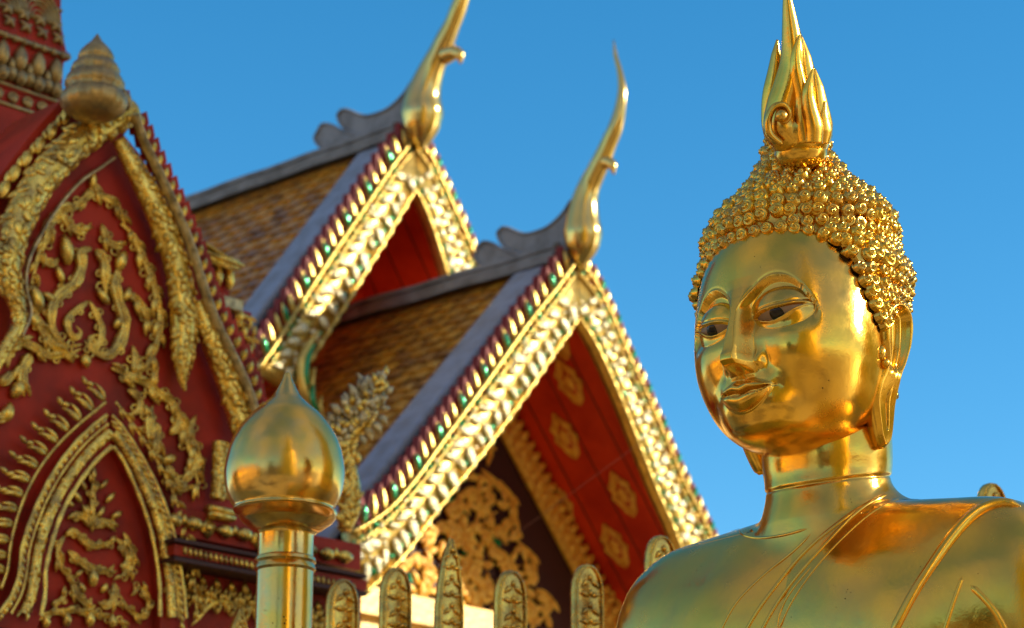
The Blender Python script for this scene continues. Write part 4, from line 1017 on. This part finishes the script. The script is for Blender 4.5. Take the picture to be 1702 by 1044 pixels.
for k in range(7):
    x = 305 + k * 42; y = 868 + (k * 42) * E
    if k % 2 == 0:
        for a in (0, 180): bud(mb, SH, x + (4 if a == 0 else -4), y, a - 12, 34, 24, .06)
        bud(mb, SH, x, y + 4, 88, 18, 12, .06)
    else:
        q = [(x, y - 16), (x + 14, y), (x, y + 18), (x - 14, y)]; f_ = SH.path(q, .065); mb.plate(f_, f_ - sn * .02); mb.ball(SH.P(x, y, .07), [.016] * 3, 8)
mb.build('lotus_frieze', M['relief'], cn); mb = MB()
for k in range(34):
    x = 306 + k * 8.5; y = 915 + (k * 8.5) * E; mb.sweep(SH.path([(x, y - 6), (x + 1, y + 7)], .122), 3.2 * SM, .012, sn, 6)
mb.build('bead_row', M['relief'], cn); mb = MB()
for k in range(12):
    x = 318 + k * 24; y = 985 + k * 24 * E
    vine(mb, SH, [(x - 10, y + 22), (x - 8, y - 10), (x, y - 28)], 3.2, .02, leaves=11, lf=.8); vine(mb, SH, [(x + 12, y - 20), (x + 3, y + 6), (x - 4, y + 26)], 3, .02, leaves=12, lf=.7)
    mb.ball(SH.P(x + 2, y - 4, .02), [.014] * 3, 6)
vine(mb, SH, [(318, 1040), (360, 1000), (410, 1010)], 4, .03)
mb.build('gilt_frieze', M['relief'], cn)
# tower behind the arch: stepped tiers at right edge
TW = Plane(SH.p0 - sn * .55, sh_, UPZ, sn)
mb = MB()
def tier(x1, y0, y1, off, mat=0, depth=1.2, x0=-60):
    yy = y0 - (x1 - x0) * .30 * 0
    a = TW.P(x1, y0, off); b_ = TW.P(x1, y1, off); w = np.linalg.norm(TW.P(x0, y0, off)[:2] - a[:2])
    mb.box(V3(a[0], a[1], b_[2]) - TW.h * w, TW.h * w, -TW.n * depth, UPZ * (a[2] - b_[2]), mat)
for x1, y0, y1, off, m_ in ((382, 448, 500, .0, 0), (398, 432, 446, .07, 1), (404, 500, 518, .10, 1), (418, 520, 600, .03, 0), (428, 602, 616, .10, 1), (432, 618, 720, .04, 0), (448, 722, 740, .12, 1), (436, 742, 850, .04, 0)): tier(x1, y0, y1, off, m_)
# pitched little roofs
tw = mb.build('shrine_tower', [M['red'], M['silver']], shrine, smooth=False)
mb = MB()
for row, (xa, xb, y, L_, w, off) in enumerate(((342, 382, 482, 44, 20, .02), (330, 420, 598, 30, 17, .05), (352, 434, 700, 32, 18, .06))):
    mb = MB(); x = xa
    while x <= xb:
        bud(mb, TW, x, y - (xb - x) * -.0 + (x - xb) * .28, 90, L_, w, off); x += w * .95
    mb.build('petal_row', M['relief'], tw)
mb = MB()
for cx, cy in ((395, 548), (412, 575), (385, 575), (408, 540), (418, 640), (408, 665), (424, 672), (398, 640), (415, 790), (425, 765), (405, 690)):
    vine(mb, TW, [(cx - 12, cy + 14), (cx - 14, cy - 8), (cx, cy - 15), (cx + 10, cy - 2), (cx + 2, cy + 8), (cx - 4, cy)], 3.4, .055, leaves=12, lf=.7)
for x, y in ((398, 535), (404, 560), (420, 560), (426, 640), (430, 670), (430, 700)): bud(mb, TW, x, y, 80, 22, 12, .06)
mb.build('gilt_scroll', M['relief'], tw); mb = MB()
# gable tips between tiers
f_ = TW.path([(330, 400), (398, 440), (398, 448), (330, 425)], .09); mb.plate(f_, f_ - sn * .1)
mb.sweep(TW.path([(326, 398), (345, 408), (372, 426), (404, 442)], .1), 2.5 * SM, .012, sn, 6); mb.sweep(TW.path([(326, 410), (350, 422), (398, 440)], .1), 2.5 * SM, .012, sn, 6)
mb.build('tier_gable', M['relief'], tw)
# spire top-left
SPP = Plane(SH.p0 - sn * .75, sh_, UPZ, sn)
mb = MB(); Pc = SPP.P(106, 130); r0 = .42; ctr = (Pc - sh_ * r0 - sn * r0) * V3(1, 1, 0)
def lev(x, y): return r0 + (x - 106) * SPP.m / 1.43, CAM[2] + ray(x, y)[2] * (Pc[1] / ray(x, y)[1])
def sq(r, z): return [ctr + V3(0, 0, z) + sh_ * a * r + sn * b_ * r for a, b_ in ((1, 1), (-1, 1), (-1, -1), (1, -1))]
LV = [lev(x, y) for x, y in ((128, 330), (128, 215), (120, 214), (120, 204), (108, 203), (108, 180), (114, 179), (114, 170), (104, 169), (104, 101), (112, 100), (115, 96), (115, 90), (108, 86), (103, 70), (97, 45), (93, 15), (92, -20), (92, -60), (70, -61), (66, -200))]
G = np.array([sq(r, z) for r, z in LV]); mb.grid(G, False, True)
spire = mb.build('spire', M['red'], shrine, smooth=False)
mb = MB()
def corner(r, z, u): return ctr + V3(0, 0, z) + sn * r + sh_ * (r - u)
for (x, y), w in (((113, 95), 5), ((114, 174), 3.5), ((121, 208), 4), ((95, 18), 3)):
    r, z = lev(x, y); mb.sweep(np.array([corner(r, z, 0), corner(r, z, r), corner(r, z, 2 * r)]), w * SPP.m, w * SPP.m, UPZ, 8); mb.sweep(np.array([corner(r, z, 0), corner(r, z, 0) - sn * 2 * r]), w * SPP.m, w * SPP.m, UPZ, 8)
def row(x, y, step, L_, wd, up=UPZ, H=.022, off=.0, ph=.5, n=8):
    r, z = lev(x, y)
    for k in range(n): mb.leaf(corner(r, z, (k + ph) * step * SPP.m) + sn * off, up, sn, L_ * SPP.m, wd * SPP.m, H)
row(104, 146, 37, 50, 30, H=.035); row(104, 165, 37, 26, 22, H=.04, ph=1.0); row(104, 150, 37, 26, 12, H=.03, ph=1.0); row(104, 168, 37, 26, 26, H=.045)
row(108, 201, 30, 20, 18, H=.02, off=.0); row(108, 101, 20, 13, 13, H=.02)
r, z = lev(108, 192)
for k in range(9):
    c = corner(r, z, (k + .6) * 30 * SPP.m) + sn * .01; a = np.linspace(0, 5.2, 14); mb.sweep(np.array([c + (sh_ * math.cos(q) + UPZ * math.sin(q)) * (10 - q) * SPP.m for q in a]), 2.6 * SPP.m, .012, sn, 6)
for (x, y, sp) in ((105, 78, 1.0), (100, 58, .9)):
    r, z = lev(x, y)
    for k in range(16): mb.leaf(corner(r, z, (k + .5) * 17 * SPP.m), UPZ * .9 + sh_ * (.5 if k % 2 else -.5), sn, 26 * SPP.m, 11 * SPP.m, .02, bend=.4 if k % 2 else -.4)
for k in range(4):
    for q in range(6):
        r, z = lev(97, 52); R_ = (8 + q * 7) * SPP.m; c = corner(r, z, (k * 70 + 52) * SPP.m)
        P_ = np.array([c + sh_ * R_ * math.cos(t) + UPZ * R_ * 1.5 * math.sin(t) - sn * (.02 * math.sin(t)) for t in np.linspace(0, math.pi, 16)])
        mb.sweep(P_, 2.0 * SPP.m, .03, sn, 6)
mb.build('spire_relief', M['aged'], spire)
# serpent head finial at the eave behind the post
NG = Plane(pt(600, 690, 9.9), V3(.96, .28, 0), UPZ, V3(.28, -.96, 0))
mb = MB()
mb.sweep(NG.path(spl([(572, 880), (580, 850), (582, 810), (574, 770), (566, 745), (578, 715), (600, 695), (620, 680)], 50)), np.interp(np.linspace(0, 7, 50), range(8), [12, 18, 18, 16, 22, 26, 24, 12]) * NG.m, .045, NG.n, 14, mat=1)
for k in range(60): bud(mb, NG, 578 + random.uniform(-16, 16), 752 + k * 2, random.uniform(60, 120), 20, 10, .045, bend=random.uniform(-.5, .5), mat=1)
for k, (x, y, a, L_, w) in enumerate([(560, 700, 150, 30, 16), (556, 715, 170, 26, 14), (566, 690, 120, 34, 18), (580, 680, 110, 40, 20), (592, 668, 100, 44, 20), (604, 656, 95, 46, 20), (618, 648, 80, 38, 18), (626, 650, 60, 30, 16), (628, 665, 30, 24, 16), (632, 680, 0, 22, 14), (628, 694, -20, 26, 14), (618, 704, -30, 30, 14), (606, 714, -40, 30, 14), (598, 724, -60, 26, 12),
                                      (548, 728, 160, 22, 12), (612, 672, 70, 40, 16), (596, 690, 50, 44, 18), (584, 704, 20, 50, 18), (604, 640, 100, 30, 12), (622, 636, 75, 26, 12)]):
    bud(mb, NG, x, y, a, L_ * .72, w * .9, .03 + .012 * (k % 3), bend=random.uniform(-.4, .4)); bud(mb, NG, x, y, a + 30, L_ * .6, w * .7, .04, bend=.4)
for k in range(120):
    x, y = random.uniform(548, 642), 0; y = 735 - (x - 548) * 1.0 + random.uniform(-24, 26); bud(mb, NG, x, y, random.uniform(40, 140), 17, 11, .035 + random.random() * .04, bend=random.uniform(-.6, .6), mat=random.random() < .35)
mb.build('serpent_finial', [M['silver'], M['relief2']], shrine)

# thin wire crossing in front of the soffit
mb = MB(); a = pt(1056, 742, 12.5); b_ = pt(800, 930, 12.7); mb.sweep(np.array([a + (b_ - a) * t for t in np.linspace(-.1, 1.2, 10)]), .0011, .0011, V3(0, 1, 0), 5)
w_ = mb.build('thin_wire', M['wire']); w_['label'] = 'thin brownish wire slanting across the red soffit of the lower gable'; w_['category'] = 'wire'

# ------------------------------------------------------------------ surroundings behind the camera (seen in the gold)
def stupa(x, y, s, label):
    mb = MB(); z = 0; pr = [(3.4, 0), (3.4, .9), (3.0, 1.0), (3.0, 1.8), (3.2, 1.9), (2.8, 2.1), (2.8, 3.0), (3.0, 3.1), (2.6, 3.3), (2.6, 4.1), (2.75, 4.2), (2.4, 4.4), (2.4, 5.2), (2.5, 5.4), (2.1, 5.6), (2.3, 6.3), (2.25, 7.0), (2.05, 7.8), (1.8, 8.4), (1.3, 8.9), (1.0, 9.2), (1.0, 9.8), (.8, 10), (.6, 11), (.4, 12.5), (.2, 14), (.02, 17)]
    mb.lathe(V3(x, y, 0), [(r * s, z * s) for r, z in pr], 24); o = mb.build('golden_stupa', M['chedi'], auto=30); o['label'] = label; o['category'] = 'stupa'
stupa(4.0, -17.0, 2.2, 'large gilded stupa with tiered base and bell, mirrored in the statue face')
hd = unit(V3(sd[0], sd[1], 0)); pp_ = V3(.43, .9, 0)
sc_ = V3(-1.6, 9.4, 0) + hd * 13.5  # unseen stupa added here to keep the sun off the shrine
mb = MB(); mb.lathe(sc_, [(4.2, 0), (4.0, 3), (3.2, 4), (3.0, 7), (2.7, 8), (2.45, 12), (2.3, 15), (1.9, 17), (.9, 19), (.3, 23), (.02, 27)], 24)
o = mb.build('shade_stupa', M['chedi'], auto=30); o['label'] = 'added gilded stupa out of view, set to shade the red shrine'; o['category'] = 'stupa'
mb = MB(); mb.box(V3(-20, -30, 0), V3(34, 0, 0), V3(0, -4, 0), V3(0, 0, 3.6)); mb.box(V3(-20.4, -29.4, 3.61), V3(34.8, 0, 0), V3(0, -5, 0), V3(0, 0, .3), 1)
G = [[V3(x, -29.2, 3.92), V3(x, -32, 6.2), V3(x, -34.6, 3.92)] for x in (-20.6, 14.6)]; mb.grid(np.array(G), mat=2)
o = mb.build('cloister', [M['wall'], M['cream'], M['tile']], smooth=False); o['label'] = 'long ochre cloister with tiled roof along the far side of the terrace'; o['category'] = 'building'
mb = MB(); mb.box(V3(-19, -15, 0), V3(-4, 0, 0), V3(0, 30, 0), V3(0, 0, 3.6)); G = [[V3(-18.6, y, 3.62), V3(-21, y, 6.0), V3(-23.4, y, 3.62)] for y in (-15, 15)]; mb.grid(np.array(G), mat=1)
o = mb.build('side_cloister', [M['wall'], M['tile']], smooth=False); o['label'] = 'ochre side cloister with tiled roof left of the terrace'; o['category'] = 'building'

mb = MB()
for k in range(9): mb.lathe(V3(-14.5, -13 + k * 3.2, 0), [(.3, 0), (.22, .3), (.2, 3.0), (.34, 3.3), (.3, 3.5)], 12)
mb.box(V3(-14.1, -14, 3.52), V3(-.8, 0, 0), V3(0, 28, 0), V3(0, 0, .35))
o = mb.build('colonnade', M['chedi'], auto=30); o['label'] = 'row of gilded columns under a beam left of the terrace'; o['category'] = 'colonnade'
def tree(x, y, h, r, label):
    t = thing('broadleaf_tree', V3(x, y, 0), label, 'tree')
    mb = MB(); mb.sweep(np.array([V3(x, y, 0), V3(x + .2, y, h * .4), V3(x, y + .1, h * .8)]), [.28, .2, .06], [.28, .2, .06], V3(0, 1, 0), 8); mb.build('trunk', M['dark'], t)
    mb = MB()
    for _ in range(900):
        d = unit(rng.normal(size=3)); c = V3(x, y, h * .72) + d * V3(r, r, r * .8) * rng.uniform(.55, 1.05); a = unit(rng.normal(size=3)); b_ = unit(np.cross(a, rng.normal(size=3)))
        mb.add([c, c + a * .5 + b_ * .25, c + a * .9, c + a * .5 - b_ * .25], [(0, 1, 2, 3)])
    mb.build('crown', M['leaf'], t, smooth=False, fix=False)
tree(-13, -24, 8, 2.8, 'dark leafy tree nearest the cloister corner')
